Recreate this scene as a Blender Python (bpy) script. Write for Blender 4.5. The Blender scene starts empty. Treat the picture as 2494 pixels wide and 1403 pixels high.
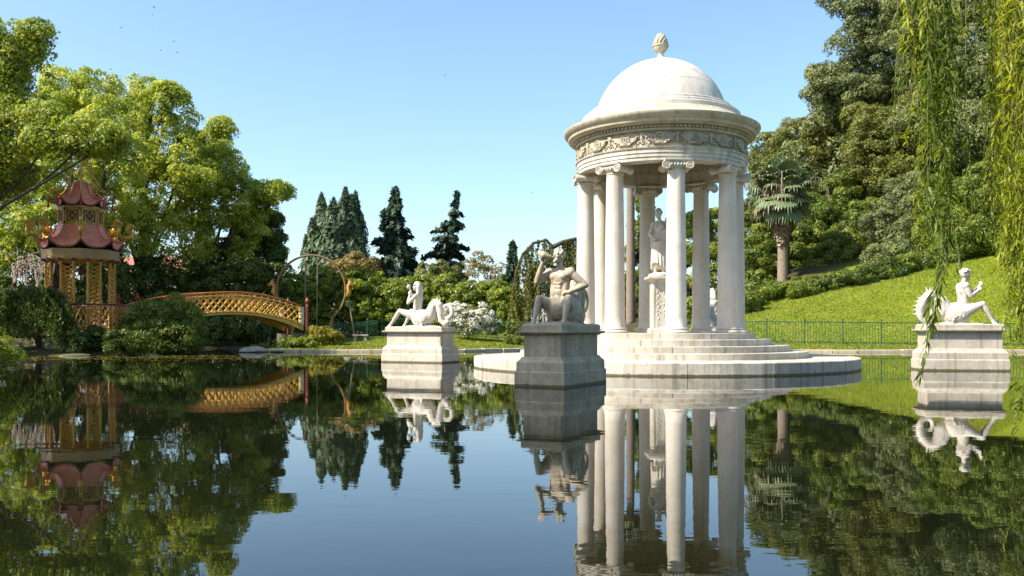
import bpy, bmesh, math, random
import numpy as np
from mathutils import Vector, Matrix

PI = math.pi
SC = bpy.context.scene
COL = SC.collection

# ------------------------------------------------------------------ camera, sky, sun, exposure
F, YH, H = 2120.0, 802.0, 1.2          # focal length in photo pixels, horizon row, eye height over the water
cam = bpy.data.cameras.new("camera")
cam.sensor_width = 36.0
cam.lens = 36.0 * F / 2494.0
cam.shift_y = (YH - 701.5) / 2494.0
cam.clip_start = 0.05
cam.clip_end = 6000
camo = bpy.data.objects.new("camera", cam)
COL.objects.link(camo)
camo.location = (0, 0, H)
camo.rotation_euler = (PI / 2, 0, 0)
SC.camera = camo

SUN_EL = math.radians(45)
SUN_AZ = math.radians(-68)             # measured from the direction that points at the camera; negative is to the left
sun_dir = Vector((math.sin(SUN_AZ) * math.cos(SUN_EL), -math.cos(SUN_AZ) * math.cos(SUN_EL), math.sin(SUN_EL)))
world = bpy.data.worlds.new("World")
SC.world = world
world.use_nodes = True
wn = world.node_tree.nodes
wn.clear()
sky = wn.new("ShaderNodeTexSky")
sky.sky_type = 'NISHITA'
sky.sun_disc = False
sky.sun_elevation = SUN_EL
sky.sun_rotation = math.atan2(sun_dir.x, sun_dir.y)
sky.altitude = 0
sky.air_density = 1.0
sky.dust_density = 1.4
sky.ozone_density = 3.3
bg = wn.new("ShaderNodeBackground")
bg.inputs[1].default_value = 0.125
hsv = wn.new("ShaderNodeHueSaturation")
hsv.inputs['Saturation'].default_value = 1.0
hsv.inputs['Hue'].default_value = 0.492
wo = wn.new("ShaderNodeOutputWorld")
world.node_tree.links.new(sky.outputs[0], hsv.inputs['Color'])
world.node_tree.links.new(hsv.outputs[0], bg.inputs[0])
world.node_tree.links.new(bg.outputs[0], wo.inputs[0])

sun = bpy.data.lights.new("sun", 'SUN')
sun.energy = 4.7
sun.angle = math.radians(0.53)
sun.color = (1.0, 0.93, 0.80)
suno = bpy.data.objects.new("sun", sun)
COL.objects.link(suno)
suno.rotation_euler = sun_dir.to_track_quat('Z', 'Y').to_euler()

SC.view_settings.view_transform = 'Standard'
SC.view_settings.look = 'None'
SC.view_settings.exposure = 1.15
SC.view_settings.gamma = 1
SC.view_settings.use_curve_mapping = False
SC.render.engine = 'CYCLES'
SC.cycles.max_bounces = 7
SC.cycles.diffuse_bounces = 3
SC.cycles.glossy_bounces = 3
SC.cycles.transmission_bounces = 4
SC.cycles.use_denoising = True
SC.cycles.sample_clamp_indirect = 6
SC.cycles.caustics_reflective = False

# ------------------------------------------------------------------ helpers
def W(x, y, d):
    """photo pixel + distance -> point in the park"""
    return Vector(((x - 1247) * d / F, d, H - (y - YH) * d / F))

def tag(o, label=None, cat=None, group=None, kind=None):
    if label: o['label'] = label
    if cat: o['category'] = cat
    if group: o['group'] = group
    if kind: o['kind'] = kind
    return o

def thing(name, loc, label, cat, rz=0.0, group=None):
    o = bpy.data.objects.new(name, None)
    o.empty_display_size = 0.3
    COL.objects.link(o)
    o.location = loc
    o.rotation_euler = (0, 0, rz)
    return tag(o, label, cat, group)

def world_off(p):
    v = Vector((0, 0, 0))
    while p is not None:
        v += Vector(p.location)
        p = p.parent
    return v

def link(name, me, parent=None, mat=None, loc=None, rot=None):
    o = bpy.data.objects.new(name, me)
    COL.objects.link(o)
    if mat is not None and not me.materials:
        me.materials.append(mat)
    if parent is not None: o.parent = parent
    if loc is not None: o.location = loc
    if rot is not None: o.rotation_euler = rot
    return o

class MB:
    def __init__(s):
        s.v = []; s.f = []
    def add(s, vs, fs):
        b = len(s.v)
        s.v.extend([tuple(p) for p in vs])
        s.f.extend([tuple(i + b for i in f) for f in fs])
        return s
    def box(s, c, size, rz=0.0, M=None):
        hx, hy, hz = size[0] / 2, size[1] / 2, size[2] / 2
        R = M if M is not None else Matrix.Rotation(rz, 3, 'Z')
        c = Vector(c)
        vs = [c + R @ Vector((x * hx, y * hy, z * hz)) for z in (-1, 1) for y in (-1, 1) for x in (-1, 1)]
        return s.add(vs, [(0, 2, 3, 1), (4, 5, 7, 6), (0, 1, 5, 4), (2, 6, 7, 3), (0, 4, 6, 2), (1, 3, 7, 5)])
    def frus(s, z0, a0, b0, z1, a1, b1, c=(0, 0)):
        vs = []
        for z, a, b in ((z0, a0, b0), (z1, a1, b1)):
            vs += [(c[0] - a, c[1] - b, z), (c[0] + a, c[1] - b, z), (c[0] + a, c[1] + b, z), (c[0] - a, c[1] + b, z)]
        return s.add(vs, [(3, 2, 1, 0), (4, 5, 6, 7), (0, 1, 5, 4), (1, 2, 6, 5), (2, 3, 7, 6), (3, 0, 4, 7)])
    def stack(s, prof, c=(0, 0)):
        """rectangular lathe: prof = [(z, half_a, half_b)...]"""
        vs = []
        for z, a, b in prof:
            vs += [(c[0] - a, c[1] - b, z), (c[0] + a, c[1] - b, z), (c[0] + a, c[1] + b, z), (c[0] - a, c[1] + b, z)]
        fs = [(3, 2, 1, 0)]
        for i in range(len(prof) - 1):
            for k in range(4):
                fs.append((i * 4 + k, i * 4 + (k + 1) % 4, i * 4 + 4 + (k + 1) % 4, i * 4 + 4 + k))
        e = (len(prof) - 1) * 4
        fs.append((e, e + 1, e + 2, e + 3))
        return s.add(vs, fs)
    def tube(s, pts, rad, n=8, cap=True):
        pts = [Vector(p) for p in pts]
        m = len(pts)
        if not hasattr(rad, '__len__'): rad = [rad] * m
        vs = []; up = None
        for i, p in enumerate(pts):
            t = (pts[min(i + 1, m - 1)] - pts[max(i - 1, 0)])
            if t.length < 1e-9: t = Vector((0, 0, 1))
            t.normalize()
            if up is None:
                a = Vector((0, 0, 1)) if abs(t.z) < 0.9 else Vector((1, 0, 0))
                up = (a - t * a.dot(t)).normalized()
            else:
                up = up - t * up.dot(t)
                if up.length < 1e-6: up = t.orthogonal()
                up.normalize()
            b = t.cross(up)
            for k in range(n):
                a = 2 * PI * k / n
                vs.append(p + (up * math.cos(a) + b * math.sin(a)) * rad[i])
        fs = []
        for i in range(m - 1):
            for k in range(n):
                fs.append((i * n + k, i * n + (k + 1) % n, (i + 1) * n + (k + 1) % n, (i + 1) * n + k))
        if cap:
            fs.append(tuple(range(n - 1, -1, -1)))
            fs.append(tuple((m - 1) * n + k for k in range(n)))
        return s.add(vs, fs)
    def lathe(s, prof, n=32, c=(0, 0), a0=0.0, cap=True):
        vs = []; m = len(prof)
        for r, z in prof:
            for k in range(n):
                a = a0 + 2 * PI * k / n
                vs.append((c[0] + r * math.cos(a), c[1] + r * math.sin(a), z))
        fs = []
        for i in range(m - 1):
            for k in range(n):
                fs.append((i * n + k, i * n + (k + 1) % n, (i + 1) * n + (k + 1) % n, (i + 1) * n + k))
        if cap:
            fs.append(tuple(range(n - 1, -1, -1)))
            fs.append(tuple((m - 1) * n + k for k in range(n)))
        return s.add(vs, fs)
    def arc(s, prof, a0, a1, n=6):
        """solid wedge: closed profile [(r,z)...] counter-clockwise, swept from a0 to a1 (0 = -Y, positive to +X)"""
        m = len(prof); vs = []
        for i in range(n + 1):
            a = a0 + (a1 - a0) * i / n
            for r, z in prof:
                vs.append((r * math.sin(a), -r * math.cos(a), z))
        fs = []
        for i in range(n):
            for k in range(m):
                fs.append((i * m + k, (i + 1) * m + k, (i + 1) * m + (k + 1) % m, i * m + (k + 1) % m))
        fs.append(tuple(range(m)))
        fs.append(tuple(n * m + k for k in range(m - 1, -1, -1)))
        return s.add(vs, fs)
    def ell(s, c, r, M=None, u=12, w=8):
        if not hasattr(r, '__len__'): r = (r, r, r)
        c = Vector(c); vs = []
        R = M if M is not None else Matrix.Identity(3)
        vs.append(c + R @ Vector((0, 0, -r[2])))
        for i in range(1, w):
            ph = -PI / 2 + PI * i / w
            for k in range(u):
                a = 2 * PI * k / u
                vs.append(c + R @ Vector((r[0] * math.cos(ph) * math.cos(a), r[1] * math.cos(ph) * math.sin(a), r[2] * math.sin(ph))))
        vs.append(c + R @ Vector((0, 0, r[2])))
        fs = []
        for k in range(u): fs.append((0, 1 + (k + 1) % u, 1 + k))
        for i in range(w - 2):
            for k in range(u):
                fs.append((1 + i * u + k, 1 + i * u + (k + 1) % u, 1 + (i + 1) * u + (k + 1) % u, 1 + (i + 1) * u + k))
        e = len(vs) - 1; b = 1 + (w - 2) * u
        for k in range(u): fs.append((e, b + k, b + (k + 1) % u))
        return s.add(vs, fs)
    def cap(s, p0, r0, p1, r1, n=12):
        """tapered capsule"""
        p0 = Vector(p0); p1 = Vector(p1); t = p1 - p0
        L = t.length
        if L < 1e-6: return s.ell(p0, max(r0, r1))
        t /= L
        pts = []; rad = []
        for a in (90, 65, 40, 18, 0):
            pts.append(p0 - t * r0 * math.sin(math.radians(a))); rad.append(max(1e-4, r0 * math.cos(math.radians(a))))
        for a in (0, 18, 40, 65, 90):
            pts.append(p1 + t * r1 * math.sin(math.radians(a))); rad.append(max(1e-4, r1 * math.cos(math.radians(a))))
        return s.tube(pts, rad, n)
    def mesh(s, name, mat=None, off=None, smooth=False, angle=None):
        me = bpy.data.meshes.new(name)
        vs = s.v
        if off is not None and off.length > 0:
            vs = [(x - off.x, y - off.y, z - off.z) for x, y, z in vs]
        me.from_pydata(vs, [], s.f)
        if mat is not None: me.materials.append(mat)
        if smooth:
            me.polygons.foreach_set('use_smooth', [True] * len(me.polygons))
            if angle is not None:
                me.set_sharp_from_angle(angle=math.radians(angle))
        me.update()
        return me
    def build(s, name, mat, parent=None, smooth=False, local=False, angle=None):
        off = None if (local or parent is None) else world_off(parent)
        return link(name, s.mesh(name, mat, off, smooth, angle), parent)

# ------------------------------------------------------------------ materials
def new_mat(name):
    m = bpy.data.materials.new(name)
    m.use_nodes = True
    nt = m.node_tree
    for n in list(nt.nodes): nt.nodes.remove(n)
    out = nt.nodes.new('ShaderNodeOutputMaterial')
    return m, nt, out

def ND(nt, t, **kw):
    n = nt.nodes.new(t)
    for k, v in kw.items():
        if k.startswith('i_'):
            key = k[2:]
            n.inputs[int(key) if key.isdigit() else key.replace('_', ' ')].default_value = v
        else: setattr(n, k, v)
    return n

def ramp(nt, stops, src=None):
    r = nt.nodes.new('ShaderNodeValToRGB')
    e = r.color_ramp.elements
    e[0].position, e[0].color = stops[0][0], (*stops[0][1], 1) if hasattr(stops[0][1], '__len__') else (stops[0][1],) * 3 + (1,)
    e[1].position, e[1].color = stops[-1][0], (*stops[-1][1], 1) if hasattr(stops[-1][1], '__len__') else (stops[-1][1],) * 3 + (1,)
    for p, c in stops[1:-1]:
        k = e.new(p)
        k.color = (*c, 1) if hasattr(c, '__len__') else (c,) * 3 + (1,)
    if src is not None: nt.links.new(src, r.inputs[0])
    return r

def mixc(nt, fac, a, b, mode='MIX'):
    m = nt.nodes.new('ShaderNodeMix')
    m.data_type = 'RGBA'; m.blend_type = mode
    if hasattr(fac, 'links') or hasattr(fac, 'is_linked'): nt.links.new(fac, m.inputs[0])
    else: m.inputs[0].default_value = fac
    for sock, v in ((m.inputs[6], a), (m.inputs[7], b)):
        if hasattr(v, 'is_linked'): nt.links.new(v, sock)
        else: sock.default_value = (*v, 1)
    return m.outputs[2]

def stone_mat(name, light, mid, stain, stain_amt=0.5, scale=1.0, rough=0.6, waterline=True, streak=0.5, vary=0.10, lichen=(0.22, 0.19, 0.10), lichen_amt=0.25):
    m, nt, out = new_mat(name)
    L = nt.links.new
    geo = ND(nt, 'ShaderNodeNewGeometry')
    pos = geo.outputs['Position']
    n1 = ND(nt, 'ShaderNodeTexNoise', i_Scale=1.3 * scale, i_Detail=6.0, i_Roughness=0.62)
    L(pos, n1.inputs['Vector'])
    n2 = ND(nt, 'ShaderNodeTexNoise', i_Scale=6.5 * scale, i_Detail=5.0, i_Roughness=0.7)
    L(pos, n2.inputs['Vector'])
    mp = ND(nt, 'ShaderNodeMapping'); mp.inputs['Scale'].default_value = (5.0 * scale, 5.0 * scale, 0.35 * scale)
    L(pos, mp.inputs[0])
    n3 = ND(nt, 'ShaderNodeTexNoise', i_Scale=1.0, i_Detail=4.0, i_Roughness=0.6)
    L(mp.outputs[0], n3.inputs['Vector'])
    n4 = ND(nt, 'ShaderNodeTexNoise', i_Scale=45.0 * scale, i_Detail=3.0)
    L(pos, n4.inputs['Vector'])
    r1 = ramp(nt, [(0.36, 0.0), (0.66, 1.0)], n1.outputs[0])
    c = mixc(nt, r1.outputs[0], light, mid)
    r3 = ramp(nt, [(0.5, 0.0), (0.72, streak)], n3.outputs[0])
    c = mixc(nt, r3.outputs[0], c, stain)
    r2 = ramp(nt, [(0.55, 0.0), (0.75, stain_amt)], n2.outputs[0])
    c = mixc(nt, r2.outputs[0], c, stain)
    n5 = ND(nt, 'ShaderNodeTexNoise', i_Scale=2.4 * scale, i_Detail=8.0, i_Roughness=0.75)
    ofs = ND(nt, 'ShaderNodeVectorMath', operation='ADD'); ofs.inputs[1].default_value = (37.0, 11.0, 5.0)
    L(pos, ofs.inputs[0]); L(ofs.outputs[0], n5.inputs['Vector'])
    r5 = ramp(nt, [(0.58, 0.0), (0.70, lichen_amt)], n5.outputs[0])
    c = mixc(nt, r5.outputs[0], c, lichen)
    if vary:
        oi = ND(nt, 'ShaderNodeObjectInfo')
        mr = ND(nt, 'ShaderNodeMapRange'); mr.inputs[3].default_value = 1 - vary; mr.inputs[4].default_value = 1 + vary * 0.4
        L(oi.outputs['Random'], mr.inputs[0])
        hs = ND(nt, 'ShaderNodeHueSaturation'); L(mr.outputs[0], hs.inputs['Value']); L(c, hs.inputs['Color'])
        c = hs.outputs[0]
    if waterline:
        sx = ND(nt, 'ShaderNodeSeparateXYZ'); L(pos, sx.inputs[0])
        ad = ND(nt, 'ShaderNodeMath', operation='MULTIPLY_ADD'); ad.inputs[1].default_value = -0.08; L(n2.outputs[0], ad.inputs[0]); L(sx.outputs['Z'], ad.inputs[2])
        rw = ramp(nt, [(0.0, 0.9), (0.022, 0.0)], ad.outputs[0])
        c = mixc(nt, rw.outputs[0], c, (0.085, 0.065, 0.022))
    b = ND(nt, 'ShaderNodeBsdfPrincipled', i_Roughness=rough)
    L(c, b.inputs['Base Color'])
    b.inputs['Specular IOR Level'].default_value = 0.3
    bm = ND(nt, 'ShaderNodeBump', i_Strength=0.35, i_Distance=0.02)
    mx = ND(nt, 'ShaderNodeMath', operation='MULTIPLY_ADD'); mx.inputs[1].default_value = 0.4
    L(n4.outputs[0], mx.inputs[0]); L(n2.outputs[0], mx.inputs[2])
    L(mx.outputs[0], bm.inputs['Height']); L(bm.outputs[0], b.inputs['Normal'])
    L(b.outputs[0], out.inputs[0])
    return m

def leaf_mat(name, cs, trans=0.35, gloss=0.025, rough=0.5):
    m, nt, out = new_mat(name)
    L = nt.links.new
    at = ND(nt, 'ShaderNodeAttribute', attribute_name='tint')
    r = ramp(nt, [(i / (len(cs) - 1), c) for i, c in enumerate(cs)], at.outputs['Fac'])
    d = ND(nt, 'ShaderNodeBsdfDiffuse'); t = ND(nt, 'ShaderNodeBsdfTranslucent'); g = ND(nt, 'ShaderNodeBsdfGlossy')
    g.inputs['Roughness'].default_value = rough
    hs = ND(nt, 'ShaderNodeHueSaturation'); hs.inputs['Hue'].default_value = 0.49; hs.inputs['Value'].default_value = 1.35; hs.inputs['Saturation'].default_value = 1.05
    L(r.outputs[0], d.inputs[0]); L(r.outputs[0], hs.inputs['Color']); L(hs.outputs[0], t.inputs[0])
    mx = ND(nt, 'ShaderNodeMixShader'); mx.inputs[0].default_value = trans
    L(d.outputs[0], mx.inputs[1]); L(t.outputs[0], mx.inputs[2])
    m2 = ND(nt, 'ShaderNodeMixShader'); m2.inputs[0].default_value = gloss
    L(mx.outputs[0], m2.inputs[1]); L(g.outputs[0], m2.inputs[2])
    L(m2.outputs[0], out.inputs[0])
    return m

def plain_mat(name, col, rough=0.5, col2=None, scale=6.0, metal=0.0, bump=0.2, spec=0.4):
    m, nt, out = new_mat(name)
    L = nt.links.new
    geo = ND(nt, 'ShaderNodeNewGeometry')
    n = ND(nt, 'ShaderNodeTexNoise', i_Scale=scale, i_Detail=5.0, i_Roughness=0.65)
    L(geo.outputs['Position'], n.inputs['Vector'])
    col2 = col2 or tuple(c * 0.6 for c in col)
    r = ramp(nt, [(0.35, col), (0.7, col2)], n.outputs[0])
    b = ND(nt, 'ShaderNodeBsdfPrincipled', i_Roughness=rough, i_Metallic=metal)
    b.inputs['Specular IOR Level'].default_value = spec
    L(r.outputs[0], b.inputs['Base Color'])
    bm = ND(nt, 'ShaderNodeBump', i_Strength=bump, i_Distance=0.02)
    L(n.outputs[0], bm.inputs['Height']); L(bm.outputs[0], b.inputs['Normal'])
    L(b.outputs[0], out.inputs[0])
    return m

M = {}
M['marble'] = stone_mat('marble', (0.62, 0.575, 0.50), (0.50, 0.45, 0.37), (0.22, 0.19, 0.145), 0.5, 1.0, streak=0.7, lichen_amt=0.35)
M['shaft'] = stone_mat('shaft_marble', (0.64, 0.59, 0.52), (0.55, 0.48, 0.39), (0.40, 0.28, 0.18), 0.35, 0.8, streak=0.45, vary=0.09, lichen_amt=0.45, lichen=(0.50, 0.33, 0.20))
M['dome'] = stone_mat('dome_marble', (0.63, 0.59, 0.53), (0.54, 0.49, 0.42), (0.25, 0.22, 0.18), 0.45, 0.8, streak=0.55, vary=0.09, lichen_amt=0.28)
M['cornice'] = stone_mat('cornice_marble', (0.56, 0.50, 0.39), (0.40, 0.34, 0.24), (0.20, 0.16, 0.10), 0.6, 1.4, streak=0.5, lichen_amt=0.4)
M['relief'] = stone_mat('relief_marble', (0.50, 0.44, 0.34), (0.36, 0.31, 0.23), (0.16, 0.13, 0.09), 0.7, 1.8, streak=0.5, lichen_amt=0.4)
M['platform'] = stone_mat('platform_marble', (0.57, 0.53, 0.45), (0.45, 0.40, 0.32), (0.20, 0.175, 0.13), 0.6, 1.0, streak=0.75, vary=0.16, lichen_amt=0.45)
M['statue'] = stone_mat('statue_marble', (0.62, 0.575, 0.50), (0.50, 0.45, 0.38), (0.27, 0.22, 0.16), 0.5, 2.2, waterline=False, lichen_amt=0.2)
M['statue_warm'] = stone_mat('statue_weathered', (0.48, 0.41, 0.31), (0.36, 0.29, 0.20), (0.19, 0.15, 0.10), 0.6, 2.2, streak=0.65, waterline=False, lichen_amt=0.3)
M['pedestal'] = stone_mat('pedestal_stone', (0.54, 0.485, 0.40), (0.42, 0.37, 0.30), (0.23, 0.19, 0.13), 0.55, 1.6, streak=0.6, lichen_amt=0.4)
M['pedestal_shaded'] = stone_mat('pedestal_mossy_shade', (0.42, 0.365, 0.26), (0.29, 0.25, 0.175), (0.11, 0.09, 0.055), 0.8, 1.6, lichen_amt=0.4, lichen=(0.13, 0.13, 0.06))  # stone colour darkened for the shade it stands in, plus mossy lichen blotches
M['kerb'] = stone_mat('kerb_stone', (0.58, 0.48, 0.35), (0.44, 0.36, 0.25), (0.22, 0.17, 0.10), 0.5, 1.6, waterline=False)
M['rock'] = stone_mat('rock', (0.40, 0.36, 0.28), (0.26, 0.23, 0.17), (0.12, 0.105, 0.07), 0.6, 3.0)
M['bark'] = plain_mat('bark', (0.10, 0.075, 0.05), 0.9, (0.045, 0.034, 0.024), 9, bump=0.8)
M['bark_pale'] = plain_mat('palm_bark', (0.26, 0.20, 0.15), 0.9, (0.14, 0.10, 0.07), 9, bump=0.8)
M['gold'] = plain_mat('ochre_paint', (0.56, 0.29, 0.05), 0.5, (0.32, 0.15, 0.025), 5)
M['gilt'] = plain_mat('gilding', (0.62, 0.36, 0.06), 0.32, (0.45, 0.23, 0.03), 8, metal=0.4)
M['cream'] = plain_mat('cream_paint', (0.62, 0.52, 0.33), 0.5, (0.45, 0.36, 0.2), 6)
M['ochre'] = plain_mat('pale_ochre_paint', (0.34, 0.20, 0.06), 0.5, (0.24, 0.13, 0.035), 6)
M['roofred'] = plain_mat('rose_red_roof', (0.74, 0.23, 0.125), 0.5, (0.48, 0.125, 0.065), 3)
M['rail'] = plain_mat('orange_rail_paint', (0.46, 0.15, 0.035), 0.5, (0.3, 0.09, 0.02), 6)
M['bridgegold'] = plain_mat('golden_ochre_paint', (0.70, 0.42, 0.085), 0.5, (0.46, 0.25, 0.045), 4)
M['red'] = plain_mat('red_paint', (0.30, 0.035, 0.02), 0.4, (0.2, 0.02, 0.015), 5)
M['darkred'] = plain_mat('dark_red_paint', (0.13, 0.03, 0.02), 0.5, (0.08, 0.02, 0.012), 5)
M['wood'] = plain_mat('brown_wood', (0.22, 0.13, 0.06), 0.7, (0.12, 0.07, 0.03), 8)
M['rope'] = plain_mat('rope', (0.25, 0.2, 0.13), 0.9)
M['iron'] = plain_mat('green_iron', (0.020, 0.085, 0.058), 0.5, (0.013, 0.055, 0.038), 5)
M['brownpanel'] = plain_mat('brown_panel', (0.06, 0.03, 0.018), 0.5, (0.03, 0.018, 0.012), 9)
M['glass'] = plain_mat('dark_glass', (0.02, 0.022, 0.02), 0.08, (0.012, 0.012, 0.012), 3, bump=0.0)
M['wall'] = plain_mat('house_plaster', (0.60, 0.50, 0.42), 0.8, (0.5, 0.4, 0.34), 3)
M['tile'] = plain_mat('roof_tile', (0.36, 0.14, 0.09), 0.8, (0.25, 0.1, 0.06), 6)
M['bird'] = plain_mat('bird_grey', (0.05, 0.05, 0.06), 0.8)

M['camphor'] = leaf_mat('camphor_leaf', [(0.16, 0.23, 0.025), (0.28, 0.35, 0.04), (0.40, 0.44, 0.06), (0.52, 0.52, 0.10)], 0.5)
M['camphor_b'] = leaf_mat('camphor_leaf_green', [(0.12, 0.18, 0.022), (0.22, 0.28, 0.034), (0.34, 0.38, 0.05), (0.46, 0.46, 0.08)], 0.5)
M['dark'] = leaf_mat('dark_leaf', [(0.035, 0.065, 0.010), (0.07, 0.11, 0.014), (0.13, 0.165, 0.022)], 0.32)  # deep green; also carries the shade of shrubs by bridge and lawn edge
M['conifer'] = leaf_mat('conifer_needle', [(0.028, 0.055, 0.033), (0.05, 0.084, 0.046), (0.08, 0.116, 0.058)], 0.15)
M['cypress'] = leaf_mat('cypress_spray', [(0.04, 0.07, 0.034), (0.065, 0.10, 0.043), (0.105, 0.14, 0.055)], 0.15)
M['laurel'] = leaf_mat('laurel_leaf', [(0.06, 0.10, 0.010), (0.16, 0.215, 0.016), (0.30, 0.33, 0.028)], 0.38, 0.03, 0.45)
M['bronze'] = leaf_mat('bronze_leaf', [(0.16, 0.15, 0.03), (0.24, 0.19, 0.05), (0.34, 0.24, 0.08)], 0.38)
M['oak'] = leaf_mat('holm_oak_leaf', [(0.08, 0.108, 0.04), (0.145, 0.17, 0.058), (0.225, 0.235, 0.082)], 0.3)
M['olive'] = leaf_mat('olive_brown_leaf', [(0.075, 0.095, 0.018), (0.14, 0.16, 0.028), (0.22, 0.215, 0.04)], 0.34)
M['hillgreen'] = leaf_mat('hill_green_leaf', [(0.055, 0.092, 0.012), (0.12, 0.165, 0.018), (0.22, 0.25, 0.03)], 0.36)
M['willow'] = leaf_mat('willow_leaf', [(0.14, 0.20, 0.014), (0.26, 0.31, 0.022), (0.40, 0.41, 0.04)], 0.5, 0.02)
M['willow_dark'] = leaf_mat('willow_leaf_green', [(0.055, 0.10, 0.010), (0.105, 0.16, 0.016), (0.17, 0.215, 0.024)], 0.42, 0.02)
M['cedar'] = leaf_mat('cedar_needle', [(0.11, 0.13, 0.03), (0.18, 0.19, 0.04), (0.26, 0.24, 0.06)], 0.3)
M['goldbush'] = leaf_mat('golden_leaf', [(0.15, 0.15, 0.012), (0.25, 0.23, 0.018), (0.36, 0.31, 0.03)], 0.35)
M['azalea'] = leaf_mat('azalea_leaf', [(0.08, 0.11, 0.03), (0.14, 0.16, 0.04), (0.2, 0.2, 0.06)], 0.3)
M['twig'] = plain_mat('willow_twig', (0.16, 0.15, 0.05), 0.8, (0.10, 0.085, 0.035), 9)
M['darkrock'] = stone_mat('dark_rock', (0.16, 0.15, 0.11), (0.10, 0.095, 0.07), (0.05, 0.045, 0.03), 0.6, 1.5)
M['petal'] = leaf_mat('white_petal', [(0.62, 0.60, 0.48), (0.75, 0.73, 0.64), (0.8, 0.78, 0.72)], 0.3)
M['pinkpetal'] = leaf_mat('wisteria_petal', [(0.48, 0.36, 0.33), (0.6, 0.5, 0.45), (0.66, 0.58, 0.5)], 0.35)
M['palmleaf'] = leaf_mat('palm_leaf', [(0.09, 0.125, 0.055), (0.15, 0.19, 0.09), (0.23, 0.26, 0.14)], 0.25, 0.04, 0.45)
M['deadfrond'] = leaf_mat('dead_frond', [(0.16, 0.11, 0.065), (0.24, 0.17, 0.10), (0.32, 0.24, 0.15)], 0.2)
M['grass'] = leaf_mat('grass_blade', [(0.11, 0.155, 0.010), (0.18, 0.22, 0.015), (0.27, 0.27, 0.032)], 0.35, 0.03)
M['speck'] = leaf_mat('floating_pollen', [(0.18, 0.16, 0.03), (0.3, 0.25, 0.05), (0.4, 0.34, 0.1)], 0.0, 0.0)

def grass_ground():
    m, nt, out = new_mat('ground')
    L = nt.links.new
    geo = ND(nt, 'ShaderNodeNewGeometry')
    n = ND(nt, 'ShaderNodeTexNoise', i_Scale=0.5, i_Detail=8.0, i_Roughness=0.7)
    n2 = ND(nt, 'ShaderNodeTexNoise', i_Scale=9.0, i_Detail=6.0, i_Roughness=0.75)
    L(geo.outputs['Position'], n.inputs['Vector']); L(geo.outputs['Position'], n2.inputs['Vector'])
    a = ramp(nt, [(0.3, (0.115, 0.165, 0.010)), (0.52, (0.175, 0.22, 0.014)), (0.72, (0.24, 0.255, 0.028))], n.outputs[0])
    b = ramp(nt, [(0.3, (0.5, 0.5, 0.5)), (0.7, (1.15, 1.15, 1.1))], n2.outputs[0])
    n3 = ND(nt, 'ShaderNodeTexNoise', i_Scale=0.22, i_Detail=9.0, i_Roughness=0.72)
    L(geo.outputs['Position'], n3.inputs['Vector'])
    w = ramp(nt, [(0.55, 0.0), (0.75, 0.4)], n3.outputs[0])
    g = mixc(nt, 1.0, mixc(nt, w.outputs[0], a.outputs[0], (0.20, 0.165, 0.05)), b.outputs[0], 'MULTIPLY')
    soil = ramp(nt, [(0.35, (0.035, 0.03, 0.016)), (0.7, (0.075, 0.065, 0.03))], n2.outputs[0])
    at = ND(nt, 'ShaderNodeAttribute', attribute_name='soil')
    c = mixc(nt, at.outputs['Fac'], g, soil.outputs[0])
    bs = ND(nt, 'ShaderNodeBsdfPrincipled', i_Roughness=0.95)
    bs.inputs['Specular IOR Level'].default_value = 0.1
    L(c, bs.inputs['Base Color'])
    bm = ND(nt, 'ShaderNodeBump', i_Strength=0.6, i_Distance=0.06)
    L(n2.outputs[0], bm.inputs['Height']); L(bm.outputs[0], bs.inputs['Normal'])
    L(bs.outputs[0], out.inputs[0])
    return m
M['ground'] = grass_ground()

def water_mat():
    m, nt, out = new_mat('pond_water')
    L = nt.links.new
    geo = ND(nt, 'ShaderNodeNewGeometry')
    mp = ND(nt, 'ShaderNodeMapping'); mp.inputs['Scale'].default_value = (1.0, 2.2, 1.0)
    L(geo.outputs['Position'], mp.inputs[0])
    n1 = ND(nt, 'ShaderNodeTexNoise', i_Scale=1.1, i_Detail=3.0, i_Roughness=0.55)
    n2 = ND(nt, 'ShaderNodeTexNoise', i_Scale=0.13, i_Detail=2.0)
    L(mp.outputs[0], n1.inputs['Vector']); L(mp.outputs[0], n2.inputs['Vector'])
    r2 = ramp(nt, [(0.4, 0.25), (0.65, 1.0)], n2.outputs[0])
    mu = ND(nt, 'ShaderNodeMath', operation='MULTIPLY'); L(n1.outputs[0], mu.inputs[0]); L(r2.outputs[0], mu.inputs[1])
    bm = ND(nt, 'ShaderNodeBump', i_Strength=0.10, i_Distance=0.02)
    L(mu.outputs[0], bm.inputs['Height'])
    b = ND(nt, 'ShaderNodeBsdfPrincipled', i_Roughness=0.012, i_IOR=1.62)
    b.inputs['Base Color'].default_value = (0.006, 0.0075, 0.003, 1)
    L(bm.outputs[0], b.inputs['Normal'])
    L(b.outputs[0], out.inputs[0])
    return m
M['water'] = water_mat()

# ------------------------------------------------------------------ ground, pond, kerb
POND = [(-9, -2), (-11.5, 12), (-11.2, 18.2), (-15, 20.5), (-26, 24), (-42, 30), (-44, 40), (-34, 50), (-24, 53), (-15.2, 55.5), (-13.3, 52), (-13.6, 46.0), (-11, 45.8), (-7, 46.0), (-3, 46.6),
        (0, 48.6), (2.5, 51), (6, 52), (9.5, 50), (12.5, 46.6), (17, 45.4), (22, 45.6), (28, 45.2), (34, 40), (37, 30), (32, 20), (22, 15), (12, 13.5), (8.8, 10), (8, 2), (4, -3)]
ISLAND = [(-30, 41), (-27, 39.6), (-22, 39.0), (-17.5, 39.4), (-15.9, 41), (-15.8, 43.5), (-17, 46.5), (-22, 48), (-29, 47)]

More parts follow.
